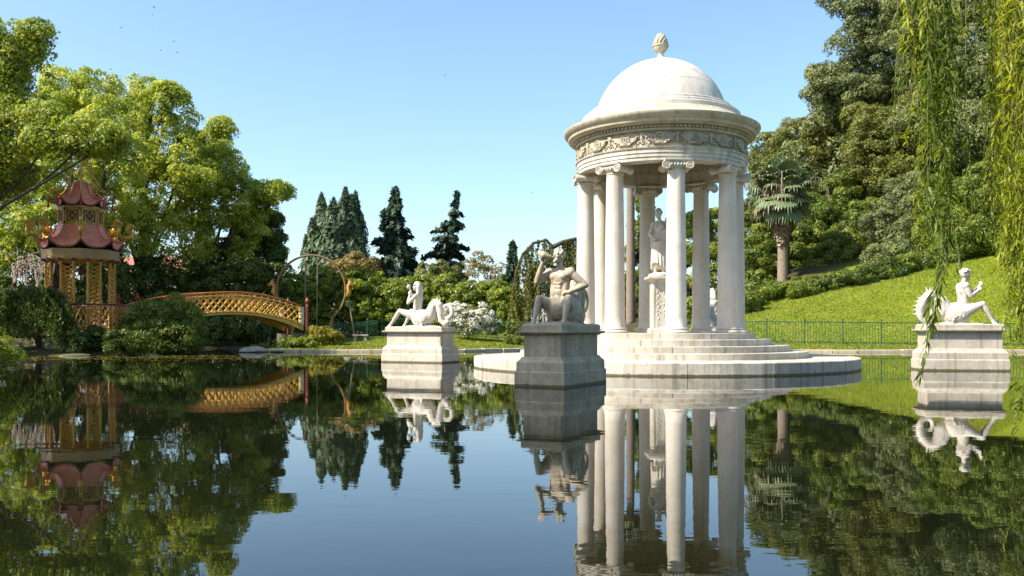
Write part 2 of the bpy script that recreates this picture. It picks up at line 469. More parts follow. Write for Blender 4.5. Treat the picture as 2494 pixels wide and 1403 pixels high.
def sdist(X, Y, poly):
    """signed distance to a polygon, negative inside"""
    P = np.array(poly, float); n = len(P)
    dmin = np.full(X.shape, 1e9); ins = np.zeros(X.shape, bool)
    for i in range(n):
        a = P[i]; b = P[(i + 1) % n]; e = b - a
        wx = X - a[0]; wy = Y - a[1]
        t = np.clip((wx * e[0] + wy * e[1]) / (e @ e), 0, 1)
        dmin = np.minimum(dmin, np.hypot(wx - e[0] * t, wy - e[1] * t))
        c = ((a[1] <= Y) & (b[1] > Y)) | ((b[1] <= Y) & (a[1] > Y))
        with np.errstate(divide='ignore', invalid='ignore'):
            xi = a[0] + (Y - a[1]) / (b[1] - a[1]) * e[0] if b[1] != a[1] else np.full(X.shape, 1e9)
        ins ^= c & (X < xi)
    return np.where(ins, -dmin, dmin)

def sstep(a, b, x):
    t = np.clip((x - a) / (b - a), 0, 1)
    return t * t * (3 - 2 * t)

def heights(X, Y):
    X = np.asarray(X, float); Y = np.asarray(Y, float)
    sp = sdist(X, Y, POND)
    si = sdist(X, Y, ISLAND)
    out_main = np.maximum(sp, 0)
    z = np.where(sp > 0, 0.13 + 0.81 * sstep(0.3, 12, out_main), np.maximum(-1.2, 0.05 + sp * 1.3))
    isl = np.maximum(-si, 0)
    z = np.where(si < 0, np.maximum(z, -0.05 + 0.45 * sstep(0, 1.5, isl) + 0.35 * sstep(1.5, 4, isl)), z)
    # the hill on the right
    u = sstep(7, 19, X)
    gy = np.interp(Y, [0, 46.5, 50, 60, 70, 80, 95, 120, 170, 300, 3000], [0, 0, 0.12, 1.4, 3.1, 5.6, 10.5, 16, 20, 18, 0])
    ratio = sstep(0.24, 0.38, X / np.maximum(Y, 1))
    gy = np.minimum(gy, 3.4) + np.maximum(gy - 3.4, 0) * ratio
    gx = np.clip(X - 18, 0, 40) * 0.22 * sstep(49, 62, Y) * (1 - sstep(200, 800, Y))
    fade = 1 - sstep(150, 600, np.abs(X - 40))
    z = z + np.where(sp > 0, u * (gy + gx) * fade, 0)
    z = z + 0.05 * np.sin(X * 0.7) * np.cos(Y * 0.55) * sstep(1, 6, out_main)
    return z, sp, si

def gz(x, y):
    return float(heights(np.array([x]), np.array([y]))[0][0])

def on_ground(px, py, d0=40, d1=140):
    """ground point that shows at photo pixel (px, py)"""
    d = np.linspace(d0, d1, 800)
    X = (px - 1247) * d / F
    z, sp, _ = heights(X, d)
    yy = YH - (z - H) * F / d
    ok = (yy <= py) & (sp > 0)
    i = int(np.argmax(ok)) if ok.any() else int(np.argmin(np.abs(yy - py)))
    return Vector((X[i], d[i], z[i]))

def axis(segs):
    out = []
    for a, b, s in segs: out += list(np.arange(a, b, s))
    return np.array(out + [segs[-1][1]])
gxs = axis([(-2600, -400, 200), (-400, -100, 30), (-100, -44, 4), (-44, 46, 0.75), (46, 110, 3), (110, 400, 20), (400, 2600, 200)])
gys = axis([(-400, -40, 30), (-40, -4, 3), (-4, 80, 0.75), (80, 140, 3), (140, 400, 20), (400, 4800, 200)])
GX, GY = np.meshgrid(gxs, gys)
GZ, SP, SI = heights(GX, GY)
nx, ny = len(gxs), len(gys)
idx = np.arange(nx * ny).reshape(ny, nx)
quads = np.stack([idx[:-1, :-1], idx[:-1, 1:], idx[1:, 1:], idx[1:, :-1]], -1).reshape(-1, 4)
gm = bpy.data.meshes.new('ground')
gm.vertices.add(nx * ny); gm.vertices.foreach_set('co', np.stack([GX, GY, GZ], -1).astype(np.float32).ravel())
gm.loops.add(quads.size); gm.loops.foreach_set('vertex_index', quads.astype(np.int32).ravel())
gm.polygons.add(len(quads)); gm.polygons.foreach_set('loop_start', (np.arange(len(quads)) * 4).astype(np.int32))
gm.polygons.foreach_set('use_smooth', np.ones(len(quads), bool))
gm.update(calc_edges=True)
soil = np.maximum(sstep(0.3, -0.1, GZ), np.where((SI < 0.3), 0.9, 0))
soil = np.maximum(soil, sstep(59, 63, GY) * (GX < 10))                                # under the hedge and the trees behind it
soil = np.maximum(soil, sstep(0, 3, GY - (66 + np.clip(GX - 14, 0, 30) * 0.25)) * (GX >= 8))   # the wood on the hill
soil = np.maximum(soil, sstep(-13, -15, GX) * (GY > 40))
at = gm.attributes.new('soil', 'FLOAT', 'POINT'); at.data.foreach_set('value', soil.astype(np.float32).ravel())
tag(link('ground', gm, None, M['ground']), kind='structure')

wb = MB()
wb.add([(-60, -30, 0), (60, -30, 0), (60, 64, 0), (-60, 64, 0)], [(0, 1, 2, 3)])
tag(wb.build('pond_water', M['water']), kind='structure')

# stone kerb along the far bank, one object per stone
kerb = thing('bank_kerb', (0, 46, 0), None, None)
tag(kerb, kind='structure')
kb = MB(); kb.stack([(-0.5, 0.60, 0.2), (0.115, 0.60, 0.2), (0.14, 0.585, 0.185)])
kme = kb.mesh('kerb_stone', M['kerb'])
line = [Vector((*p, 0)) for p in POND[10:24]]
cum = [0]
for a, b in zip(line, line[1:]): cum.append(cum[-1] + (b - a).length)
def along(s):
    for i in range(len(line) - 1):
        if s <= cum[i + 1] or i == len(line) - 2:
            t = (s - cum[i]) / (cum[i + 1] - cum[i])
            return line[i].lerp(line[i + 1], t)
rng = random.Random(5)
s_ = 0.6
while s_ < cum[-1] - 0.6:
    p = along(s_); q = along(min(s_ + 0.6, cum[-1])) - along(max(0, s_ - 0.6))
    o = link('kerb_stone', kme, kerb, loc=(p.x, p.y - 46, rng.uniform(-0.012, 0.012)), rot=(0, 0, math.atan2(q.y, q.x) + rng.uniform(-0.01, 0.01)))
    s_ += 1.222

# ------------------------------------------------------------------ the round temple
TX, TY = 4.78, 28.0
temple = thing('round_temple', (TX, TY, 0), 'white marble round temple with dome and eight columns on a stepped island', 'temple')
TOP = 6.15
def blocks(name, r0, r1, z0, z1, n, a_off, mat, ch=0.012, jit=0.003, seed=1):
    rg = random.Random(seed)
    g = 0.0075 / r1
    step = 2 * PI / n
    prof = [(r0, z0), (r1, z0), (r1, z1 - ch), (r1 - ch, z1), (r0, z1)]
    b = MB(); b.arc(prof, -step / 2 + g, step / 2 - g, max(4, int(48 / n) * 2))
    me = b.mesh(name, mat)
    for k in range(n):
        link(name, me, temple, loc=(0, 0, rg.uniform(-jit, jit)), rot=(0, 0, a_off + k * step))
blocks('platform_block', 4.0, 6.0, -0.6, 0.345, 16, math.radians(8), M['platform'], 0.02, seed=2)
blocks('step_block', 3.7, 4.51, 0.30, 0.53, 14, math.radians(3), M['platform'], seed=3)
blocks('step_block', 3.2, 3.97, 0.50, 0.715, 12, math.radians(10), M['platform'], seed=4)
blocks('step_block', 2.7, 3.43, 0.69, 0.90, 12, math.radians(-4), M['platform'], seed=5)
blocks('floor_block', 0.9, 2.92, 0.86, 1.085, 12, math.radians(5), M['platform'], seed=6)
b = MB(); b.lathe([(0.895, 0.5), (0.895, 1.083)], 32); b.build('floor_disc', M['platform'], temple, local=True)

# column: shaft with base and capital
sh = MB()
prof = []
z0, z1 = 1.085 + 0.17, TOP - 0.27
for i in range(15):
    t = i / 14
    r = 0.305 - 0.055 * t ** 1.7
    prof.append((r, z0 + (z1 - z0) * t))
prof = [(0.335, z0 - 0.02), (0.335, z0 + 0.02), (0.315, z0 + 0.05)] + prof[1:-1] + [(0.253, z1 - 0.05), (0.275, z1 - 0.03), (0.275, z1)]
sh.lathe(prof, 32)
sh_me = sh.mesh('column', M['shaft'], smooth=True, angle=40)
ba = MB()
bz = 1.085
def torus_prof(r, z, h, bulge, n=6):
    return [(r + bulge * math.cos(a), z + h / 2 + h / 2 * math.sin(a)) for a in [(-PI / 2 + PI * i / n) for i in range(n + 1)]]
ba.lathe(torus_prof(0.37, bz, 0.075, 0.04) + [(0.355, bz + 0.082), (0.345, bz + 0.10)] + torus_prof(0.34, bz + 0.105, 0.055, 0.025) + [(0.30, bz + 0.165)], 32)
ba_me = ba.mesh('column_base', M['shaft'], smooth=True, angle=40)
cp = MB()
cz = TOP - 0.27
cp.lathe([(0.25, cz), (0.285, cz + 0.03), (0.33, cz + 0.09), (0.34, cz + 0.12), (0.30, cz + 0.15)], 28)
for sgn in (-1, 1):                                   # bolsters with volutes on the outer and inner face
    cx = sgn * 0.335
    pts = [(cx, y, cz + 0.105) for y in (-0.335, -0.30, -0.2, 0, 0.2, 0.30, 0.335)]
    cp.tube(pts, [0.128, 0.135, 0.10, 0.085, 0.10, 0.135, 0.128], 18)
    for ys in (-1, 1):
        sp = []
        for i in range(40):
            a = i / 39 * 4.4 * PI
            r = 0.128 * (1 - i / 39 * 0.82)
            sp.append((cx + sgn * r * math.sin(a), ys * 0.342, cz + 0.105 + r * math.cos(a)))
        cp.tube(sp, [0.02 - 0.008 * i / 39 for i in range(40)], 6)
        cp.ell((cx, ys * 0.345, cz + 0.105), 0.026, u=8, w=6)
cp.box((0, 0, cz + 0.175), (0.72, 0.64, 0.075))
for ys in (-1, 1):
    for k in range(5):
        cp.ell(((k - 2) * 0.095, ys * 0.325, cz + 0.125), (0.036, 0.03, 0.05), u=8, w=6)
cp.stack([(TOP - 0.065, 0.36, 0.34), (TOP - 0.05, 0.38, 0.36), (TOP - 0.02, 0.395, 0.375), (TOP + 0.002, 0.395, 0.375)])
cp_me = cp.mesh('capital', M['marble'], smooth=True, angle=35)
RC = 2.415
for k in range(8):
    th = math.radians(1.0 + 45 * k)
    c = link('column', sh_me, temple, loc=(RC * math.sin(th), -RC * math.cos(th), 0), rot=(0, 0, th))
    link('column_base', ba_me, c)
    link('capital', cp_me, c)

# entablature, cornice, dome
def ring(name, prof, mat, n=96, smooth=True, angle=30):
    """closed ring from an outer profile (bottom to top) with inner radius 1.95"""
    b = MB(); m = len(prof); vs = []
    for r, z in prof:
        for k in range(n):
            a = 2 * PI * k / n
            vs.append((r * math.sin(a), -r * math.cos(a), z))
    fs = []
    for i in range(m):
        j = (i + 1) % m
        for k in range(n):
            fs.append((i * n + k, i * n + (k + 1) % n, j * n + (k + 1) % n, j * n + k))
    b.add(vs, fs)
    return link(name, b.mesh(name, mat, smooth=smooth, angle=angle), temple)
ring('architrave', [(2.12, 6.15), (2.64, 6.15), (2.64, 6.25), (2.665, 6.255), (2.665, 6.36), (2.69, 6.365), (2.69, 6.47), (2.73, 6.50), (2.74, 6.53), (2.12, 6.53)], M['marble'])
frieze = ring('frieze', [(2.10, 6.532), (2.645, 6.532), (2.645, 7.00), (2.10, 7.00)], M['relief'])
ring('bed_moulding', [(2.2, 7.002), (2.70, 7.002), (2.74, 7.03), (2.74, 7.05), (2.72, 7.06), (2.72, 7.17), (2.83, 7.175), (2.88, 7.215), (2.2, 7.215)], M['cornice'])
d = MB()
for k in range(140):
    a = 2 * PI * k / 140
    d.box((2.752 * math.sin(a), -2.752 * math.cos(a), 7.118), (0.07, 0.05, 0.07), rz=a)
o = d.build('dentil_course', M['cornice'], temple, local=True); o['kind'] = 'stuff'
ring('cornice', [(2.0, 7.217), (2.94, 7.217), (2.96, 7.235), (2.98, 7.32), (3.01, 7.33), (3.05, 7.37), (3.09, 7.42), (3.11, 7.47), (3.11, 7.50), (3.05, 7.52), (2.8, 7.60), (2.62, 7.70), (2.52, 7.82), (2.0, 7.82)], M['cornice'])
ring('dome_ring', [(1.9, 7.822), (2.50, 7.822), (2.50, 7.95), (2.46, 7.975), (2.36, 7.98), (2.36, 8.06), (2.33, 8.085), (2.24, 8.09), (2.24, 8.17), (2.21, 8.19), (1.9, 8.19)], M['dome'])
# dome: courses of slabs over a closed core
DZ, DR = 7.74, 2.10
b = MB()
b.lathe([((DR - 0.02) * math.cos(a), DZ + (DR - 0.02) * math.sin(a)) for a in [math.radians(10 + 79.5 * i / 16) for i in range(17)]], 48)
b.build('dome_core', M['cornice'], temple, smooth=True, local=True)
for el0, el1, n, ao in ((12.0, 31.0, 14, 7), (31.0, 55.0, 10, 12), (55.0, 77.0, 6, 22)):
    prof = []
    m = 6
    e0 = math.radians(el0) + 0.003; e1 = math.radians(el1) - 0.003
    outp = [(DR * math.cos(e0 + (e1 - e0) * i / m), DZ + DR * math.sin(e0 + (e1 - e0) * i / m)) for i in range(m + 1)]
    inp = [((DR - 0.06) * math.cos(e0 + (e1 - e0) * i / m), DZ + (DR - 0.06) * math.sin(e0 + (e1 - e0) * i / m)) for i in range(m, -1, -1)]
    b = MB(); g = 0.007 / DR / math.cos((e0 + e1) / 2)
    b.arc(outp + inp, -PI / n + g, PI / n - g, 8)
    me = b.mesh('dome_slab', M['dome'], smooth=True, angle=35)
    for k in range(n):
        link('dome_slab', me, temple, rot=(0, 0, math.radians(ao) + 2 * PI * k / n))
b = MB(); b.lathe([(0.46, DZ + 2.045), (0.46, DZ + 2.06), (0.30, DZ + 2.09), (0.17, DZ + 2.15), (0.11, DZ + 2.21)], 32); b.build('dome_cap', M['dome'], temple, smooth=True, local=True)
b = MB(); z = 9.93
b.lathe([(0.13, z), (0.095, z + 0.05), (0.085, z + 0.13), (0.11, z + 0.17), (0.17, z + 0.21), (0.225, z + 0.28), (0.24, z + 0.34), (0.27, z + 0.36), (0.27, z + 0.39), (0.22, z + 0.40)], 28)
fin = b.build('finial_cup', M['cornice'], temple, smooth=True, local=True, angle=40)
b = MB()
b.lathe([(0.19, z + 0.39), (0.205, z + 0.46), (0.20, z + 0.55), (0.165, z + 0.66), (0.10, z + 0.75), (0.02, z + 0.80)], 20)
for i in range(8):
    t = i / 8
    rr = 0.205 * math.cos(t * 1.28) + 0.004; zz = z + 0.42 + 0.36 * t
    n = max(5, int(13 * (1 - t * 0.55)))
    for k in range(n):
        a = 2 * PI * (k + 0.5 * (i % 2)) / n
        b.ell((rr * math.cos(a), rr * math.sin(a), zz), (0.036, 0.036, 0.034), u=6, w=5)
b.build('pine_cone', M['cornice'], fin, smooth=True, local=True)
# frieze ornaments
ro = MB()
for r, w in ((0.13, 0.022), (0.085, 0.018)):
    ro.tube([(r * math.cos(2 * PI * k / 20), -2.655, 6.80 + r * math.sin(2 * PI * k / 20)) for k in range(21)], w, 6)
for k in range(8):
    a = 2 * PI * k / 8
    ro.ell((0.045 * math.cos(a), -2.66, 6.80 + 0.045 * math.sin(a)), (0.024, 0.02, 0.024), u=6, w=5)
ro_me = ro.mesh('rosette', M['relief'], smooth=True)
ga = MB()
pts = []
for i in range(13):
    t = i / 12 * 2 - 1
    a = t * math.radians(10.2)
    pts.append((2.665 * math.sin(a), -2.665 * math.cos(a), 6.635 + 0.26 * t * t))
ga.tube(pts, [0.02 + 0.022 * (1 - abs(i / 6 - 1)) for i in range(13)], 8)
rg = random.Random(3)
for i in range(26):
    t = rg.uniform(-0.9, 0.9); a = t * math.radians(10.2)
    ga.ell((2.70 * math.sin(a), -2.70 * math.cos(a), 6.635 + 0.26 * t * t + rg.uniform(-0.045, 0.04)), rg.uniform(0.018, 0.032), u=6, w=4)
ga_me = ga.mesh('garland', M['relief'], smooth=True)
pe = MB()
pe.ell((0, -2.665, 6.90), (0.075, 0.035, 0.07), u=8, w=6)
pe.cap((-0.03, -2.66, 6.93), 0.02, (-0.10, -2.66, 6.965), 0.014); pe.cap((0.03, -2.66, 6.93), 0.02, (0.10, -2.66, 6.965), 0.014)
pe.cap((0, -2.66, 6.86), 0.045, (0, -2.66, 6.64), 0.02)
for k in range(4):
    pe.ell((-0.035 * (-1) ** k, -2.665, 6.80 - 0.05 * k), (0.035, 0.02, 0.03), u=6, w=4)
for sg in (-1, 1):
    for k in range(5):                                                     # acanthus scrolls beside the pendant
        a = sg * math.radians(1.6 + 1.1 * k); zz = 6.60 + 0.05 * abs(k - 2)
        pe.ell((2.66 * math.sin(a), -2.66 * math.cos(a), zz), (0.03, 0.025, 0.028), u=6, w=4)
        pe.ell((2.66 * math.sin(a * 1.2), -2.66 * math.cos(a * 1.2), 6.955), (0.026, 0.02, 0.018), u=6, w=4)
pe_me = pe.mesh('pendant', M['relief'], smooth=True)
for k in range(16):
    a = 2 * PI * k / 16 + math.radians(1)
    link('rosette', ro_me, frieze, rot=(0, 0, a + PI / 16)); link('garland', ga_me, frieze, rot=(0, 0, a + PI / 16)); link('pendant', pe_me, frieze, rot=(0, 0, a))

# ------------------------------------------------------------------ statues (grown from overlapping volumes into one skin)
def sculpt(name, mb, voxel, mat, parent=None, smooth_iter=3, label=None, cat=None, loc=(0, 0, 0), rz=0.0):
    me = mb.mesh(name + '_raw')
    o = bpy.data.objects.new(name + '_raw', me)
    COL.objects.link(o)
    m = o.modifiers.new('r', 'REMESH'); m.mode = 'VOXEL'; m.voxel_size = voxel; m.use_smooth_shade = True
    m2 = o.modifiers.new('s', 'SMOOTH'); m2.iterations = smooth_iter; m2.factor = 0.5
    dg = bpy.context.evaluated_depsgraph_get()
    dg.update()
    res = bpy.data.meshes.new_from_object(o.evaluated_get(dg))
    bpy.data.objects.remove(o); bpy.data.meshes.remove(me)
    res.name = name
    res.materials.clear(); res.materials.append(mat)
    q = link(name, res, parent, loc=loc, rot=(0, 0, rz))
    return tag(q, label, cat)

def hand(b, wrist, d, palm_up, r=0.036, curl=0.6, side=1):
    """palm, four fingers of unequal length and a thumb; d = direction the hand points"""
    d = Vector(d).normalized(); n = Vector(palm_up); n = (n - d * n.dot(d)).normalized(); s = d.cross(n) * side
    wr = Vector(wrist)
    b.cap(wr, r * 0.85, wr + d * 0.05, r)
    b.cap(wr + d * 0.05 - s * 0.02, r * 0.62, wr + d * 0.085 + s * 0.02, r * 0.62)
    for i, L in enumerate((0.075, 0.088, 0.082, 0.062)):
        base = wr + d * 0.085 + s * (-0.034 + 0.0225 * i)
        k1 = base + (d * math.cos(curl * 0.6) + n * math.sin(curl * 0.6)) * L * 0.5
        k2 = k1 + (d * math.cos(curl * 1.7) + n * math.sin(curl * 1.7)) * L * 0.5
        b.cap(base, 0.012, k1, 0.011); b.cap(k1, 0.011, k2, 0.009)
    t0 = wr + d * 0.03 - s * 0.034
    t1 = t0 + (d * 0.6 - s * 0.6 + n * 0.4).normalized() * 0.045
    b.cap(t0, 0.014, t1, 0.012); b.cap(t1, 0.012, t1 + (d * 0.8 + n * 0.5).normalized() * 0.035, 0.010)

def head(b, c, fwd, up, r=0.115, hair='short', beard=False):
    c = Vector(c); f = Vector(fwd).normalized(); u = Vector(up); u = (u - f * u.dot(f)).normalized(); s = f.cross(u)
    R = Matrix((s, f, u)).transposed()
    b.ell(c + u * 0.015, (r * 0.80, r * 1.0, r * 1.0), R)                        # skull
    b.ell(c + f * r * 0.45 - u * r * 0.42, (r * 0.58, r * 0.62, r * 0.72), R)    # face and jaw
    b.cap(c + f * r * 1.02 + u * 0.005, 0.012, c + f * r * 1.2 - u * r * 0.36, 0.019)  # nose
    b.cap(c + f * r * 0.88 + u * r * 0.18 - s * r * 0.42, 0.018, c + f * r * 0.88 + u * r * 0.18 + s * r * 0.42, 0.018)  # brow
    for k in (-1, 1):
        b.ell(c + f * r * 0.86 - u * r * 0.02 + s * k * r * 0.33, 0.015)         # eye
        b.ell(c + f * r * 0.74 - u * r * 0.35 + s * k * r * 0.36, 0.028)         # cheek
        b.ell(c + s * k * r * 0.83 - u * r * 0.12, (0.012, 0.022, 0.034), R)     # ear
    b.cap(c + f * r * 1.0 - u * r * 0.68 - s * 0.018, 0.012, c + f * r * 1.0 - u * r * 0.68 + s * 0.018, 0.012)  # lips
    b.ell(c + f * r * 0.85 - u * r * 0.98, 0.030)                                # chin
    rg = random.Random(int(r * 1e4))
    if beard:
        for i in range(14):
            b.ell(c + f * r * rg.uniform(0.55, 0.95) - u * r * rg.uniform(0.9, 1.45) + s * r * rg.uniform(-0.45, 0.45), rg.uniform(0.022, 0.034))
    for i in range(46):                                                           # locks
        a = rg.uniform(0, 2 * PI); e = rg.uniform(0.05, 1.4)
        dv = s * math.cos(a) * math.cos(e) + f * math.sin(a) * math.cos(e) + u * math.sin(e)
        if dv.dot(f) > 0.62 and dv.dot(u) < 0.55: continue
        b.ell(c + u * 0.02 + dv * r * 0.93, rg.uniform(0.020, 0.033))
    if hair == 'long':
        for i in range(7):
            k = (i - 3) / 3
            p = c - f * r * 0.7 + s * k * r * 0.7
            q = p - u * 0.22 - f * 0.04 + s * k * 0.02
            w = q - u * rg.uniform(0.16, 0.26) + f * 0.02
            b.cap(p, 0.058, q, 0.058); b.cap(q, 0.058, w, 0.028)
    if hair == 'bun':
        b.ell(c - f * r * 1.05 + u * r * 0.25, 0.06); b.ell(c + u * r * 1.05 - f * 0.01, 0.045)

def sea_centaur(pose):
    """seated merman-centaur; faces -Y, his right is -X; z=0 is the pedestal top"""
    b = MB()
    V = Vector
    # plinth of rock under the body
    b.ell((0, 0.05, 0.01), (0.36, 0.75, 0.06), u=20)
    # fish-horse body
    b.cap((0, -0.05, 0.36), 0.27, (0, 0.22, 0.31), 0.29)
    b.cap((0, 0.22, 0.31), 0.29, (0, 0.42, 0.42), 0.23)
    curl = pose == 'shell'
    ch = [((0, 0.42, 0.42), .23), ((0, 0.52, 0.66), .195), ((0.02, 0.62, 0.80), .17), ((0.03, 0.76, 0.74), .14), ((0.02, 0.82, 0.50), .125), ((0, 0.84, 0.24), .115), ((-0.02, 0.95, 0.12), .10), ((-0.04, 1.07, 0.18), .085)]
    if curl:
        ch = [((0, 0.40, 0.40), .25), ((0, 0.50, 0.62), .215), ((0.01, 0.62, 0.78), .18), ((0.02, 0.78, 0.80), .15), ((0.02, 0.93, 0.66), .13), ((0.01, 1.02, 0.46), .115), ((0, 1.03, 0.27), .10)]
    for (p, r), (q, r2) in zip(ch, ch[1:]): b.cap(p, r, q, r2)
    prev = None
    if curl:
        ringc = V((-0.02, 0.84, 0.27)); a0_, a1_, rr = 0.0, -1.75 * PI, 0.185
        b.cap((0, 1.03, 0.27), .10, ringc + V((0, rr, 0)), .088)
    else:
        ringc = V((-0.04, 1.05, 0.52)); a0_, a1_, rr = -PI / 2, 1.35 * PI, 0.19
        b.cap((-0.04, 1.07, 0.18), .09, ringc + V((0, 0, -rr * 1.15)), .08)
    for i in range(23):                                                          # coiled tail end
        t = i / 22; a = a0_ + (a1_ - a0_) * t; q = rr * (1 - (0.35 * t if curl else 0))
        p = ringc + V((0.05 * t, q * math.cos(a), q * 1.15 * math.sin(a)))
        r = 0.088 - 0.046 * t
        if prev: b.cap(prev[0], prev[1], p, r, 10)
        prev = (p, r)
    for k in range(5):                                                           # tail fluke
        a = 0.5 + 0.25 * k
        b.cap(prev[0], 0.03, prev[0] + V((0.03 * (k - 2), -0.16 * math.cos(a), 0.16 * math.sin(a) - 0.02)), 0.014)
    for i in range(11):                                                          # spines down the back of the tail
        t = i / 10 * (len(ch) - 1.01); j = int(t); p = V(ch[j][0]).lerp(V(ch[j + 1][0]), t - j); tr = ch[j][1]
        dirv = V((0, 0.35, 1)) if j < 3 else V((0, 1, 0.15))
        b.cap(p + dirv.normalized() * tr * 0.85, 0.035, p + dirv.normalized() * (tr + 0.085), 0.010)
    for s in (-1, 1):                                                            # side fins
        for k in range(6):
            a = math.radians(-25 + 24 * k)
            p0 = V((s * 0.22, 0.03, 0.20)); p1 = p0 + V((s * 0.14, 0.06 + 0.21 * math.sin(a), 0.20 * math.cos(a) - 0.16))
            b.cap(p0, 0.035, p1, 0.022)
    for s in (-1, 1):
        b.ell((s * 0.20, 0.10, 0.27), (0.17, 0.32, 0.26), u=16, w=10)
    # forelegs with hooves
    hn = pose == 'horn'
    for s, fy in ((-1, 0.0), (1, 0.02 if hn else 0.14)):
        hip = V((s * 0.16, -0.10, 0.36)); lx = 0.33 if hn else 0.25; ly = 0.14 if hn else 0.0
        knee = V((s * lx, -0.52 + ly - fy * 1.1, 0.52 if hn else 0.56)); fet = V((s * (lx + 0.01), -0.74 + ly * 1.4 - fy * 1.7, 0.16)); hoof = V((s * (lx + 0.015), -0.81 + ly * 1.5 - fy * 1.9, 0.045))
        b.cap(hip, 0.18, hip.lerp(knee, 0.55), 0.128); b.cap(hip.lerp(knee, 0.55), 0.128, knee, 0.080)
        b.ell(knee, 0.084)
        b.cap(knee, 0.076, knee.lerp(fet, 0.45), 0.074); b.cap(knee.lerp(fet, 0.45), 0.074, fet, 0.047)
        b.ell(fet, 0.05); b.cap(fet, 0.042, hoof, 0.055); b.cap(hoof, 0.055, hoof - V((0, 0.02, 0.03)), 0.066)
    # leaves hiding the loins
    rg = random.Random(9)
    for k in range(12):
        a = PI * (k + 0.5) / 12
        b.ell((0.21 * math.cos(a), -0.07 - 0.17 * math.sin(a), 0.50 + rg.uniform(-.02, .02)), (0.05, 0.04, 0.07))
    fem = pose == 'flute'
    # torso
    ty = -0.10
    b.cap((0, -0.07, 0.46), 0.175, (0, ty, 0.66), 0.135)
    b.ell((0, ty, 0.66), (0.185, 0.145, 0.16), u=16)
    for s in (-1, 1):
        b.cap((s * 0.10, ty - 0.02, 0.60), 0.10, (s * 0.15, ty + 0.01, 0.93), 0.085)
    b.cap((0, ty, 0.66), 0.135, (0, ty + 0.02, 0.92), 0.15)
    b.ell((0, ty + 0.01, 0.95), (0.245 if not fem else 0.205, 0.155, 0.20), u=18, w=12)
    for s in (-1, 1):
        b.ell((s * 0.09, ty - 0.085, 0.985), (0.115, 0.07, 0.085) if not fem else (0.072, 0.075, 0.072))   # chest
        b.ell((s * 0.10, ty + 0.09, 1.0), (0.09, 0.05, 0.11))                                              # shoulder blade
        b.cap((s * 0.06, ty + 0.02, 1.12), 0.06, (s * (0.215 if not fem else 0.175), ty + 0.015, 1.07), 0.075)
    for i in range(3):
        for s in (-1, 1): b.ell((s * 0.045, ty - 0.112, 0.84 - i * 0.075), (0.042, 0.03, 0.035))          # belly muscles
    sl = V((-(0.235 if not fem else 0.185), ty + 0.01, 1.06)); sr = V(((0.235 if not fem else 0.185), ty + 0.01, 1.06))
    nb = V((0, ty, 1.14))
    def arm(sho, elb, wri, r=1.0):
        r *= 1.16 if fem else 1.28
        b.ell(sho, 0.088 * r); b.cap(sho, 0.075 * r, sho.lerp(elb, 0.5), 0.066 * r); b.cap(sho.lerp(elb, 0.5), 0.066 * r, elb, 0.05 * r)
        b.cap(elb, 0.05 * r, elb.lerp(wri, 0.35), 0.054 * r); b.cap(elb.lerp(wri, 0.35), 0.054 * r, wri, 0.034 * r)
    if pose == 'horn':
        hc = V((0.0, ty - 0.02, 1.40))
        b.cap(nb, 0.075, hc - V((0, 0, 0.09)), 0.066)
        head(b, hc, (-0.30, -0.85, 0.28), (0.05, 0.25, 1), 0.122, beard=True)
        arm(sl, V((-0.42, ty - 0.20, 0.88)), V((-0.27, ty - 0.24, 1.27)))
        hand(b, V((-0.27, ty - 0.24, 1.27)), (0.15, -0.02, 0.8), (0.6, -0.4, 0), 0.038, 1.1)
        m0 = hc + V((-0.05, -0.14, -0.045))
        pth = [(m0, 0.022), (V((-0.15, ty - 0.22, 1.38)), 0.06), (V((-0.24, ty - 0.26, 1.41)), 0.085), (V((-0.31, ty - 0.27, 1.46)), 0.06), (V((-0.34, ty - 0.27, 1.51)), 0.02)]
        for (p, r), (q, r2) in zip(pth, pth[1:]): b.cap(p, r, q, r2)
        arm(sr, V((0.53, ty + 0.10, 0.80)), V((0.25, ty - 0.10, 0.66)))
        hand(b, V((0.25, ty - 0.10, 0.66)), (-0.9, -0.25, -0.05), (0, 0.4, -0.7), 0.038, 0.8)
    elif pose == 'flute':
        hc = V((0.0, ty - 0.02, 1.41))
        b.cap(nb, 0.06, hc - V((0, 0, 0.09)), 0.055)
        head(b, hc, (0.0, -0.95, 0.12), (0, 0.1, 1), 0.138, hair='long')
        arm(sl, V((-0.25, ty - 0.26, 0.80)), V((-0.05, ty - 0.26, 1.09)), 0.85)
        arm(sr, V((0.26, ty - 0.24, 0.82)), V((0.07, ty - 0.28, 1.13)), 0.85)
        hand(b, V((-0.05, ty - 0.26, 1.09)), (0.1, -0.1, 0.9), (0.8, -0.1, 0), 0.034, 1.0)
        hand(b, V((0.07, ty - 0.28, 1.13)), (-0.1, -0.1, 0.9), (-0.8, -0.1, 0), 0.034, 1.0, -1)
        b.cap((0, ty - 0.24, 1.15), 0.02, (0, ty - 0.32, 1.34), 0.03); b.cap((0, ty - 0.32, 1.34), 0.03, (0, ty - 0.36, 1.39), 0.085)
        b.ell((0, ty - 0.36, 1.40), (0.09, 0.06, 0.085))
    else:
        hc = V((0.02, ty - 0.06, 1.40))
        b.cap(nb, 0.068, hc - V((0, 0, 0.09)), 0.06)
        head(b, hc, (0.45, -0.85, -0.12), (0, 0, 1), 0.140)
        arm(sl, V((-0.28, ty - 0.10, 0.78)), V((-0.10, ty - 0.36, 0.93)), 0.92)
        arm(sr, V((0.30, ty - 0.08, 0.80)), V((0.13, ty - 0.34, 0.97)), 0.92)
        hand(b, V((-0.10, ty - 0.36, 0.93)), (0.4, -0.6, 0.35), (0.1, 0, 1), 0.036, 0.9)
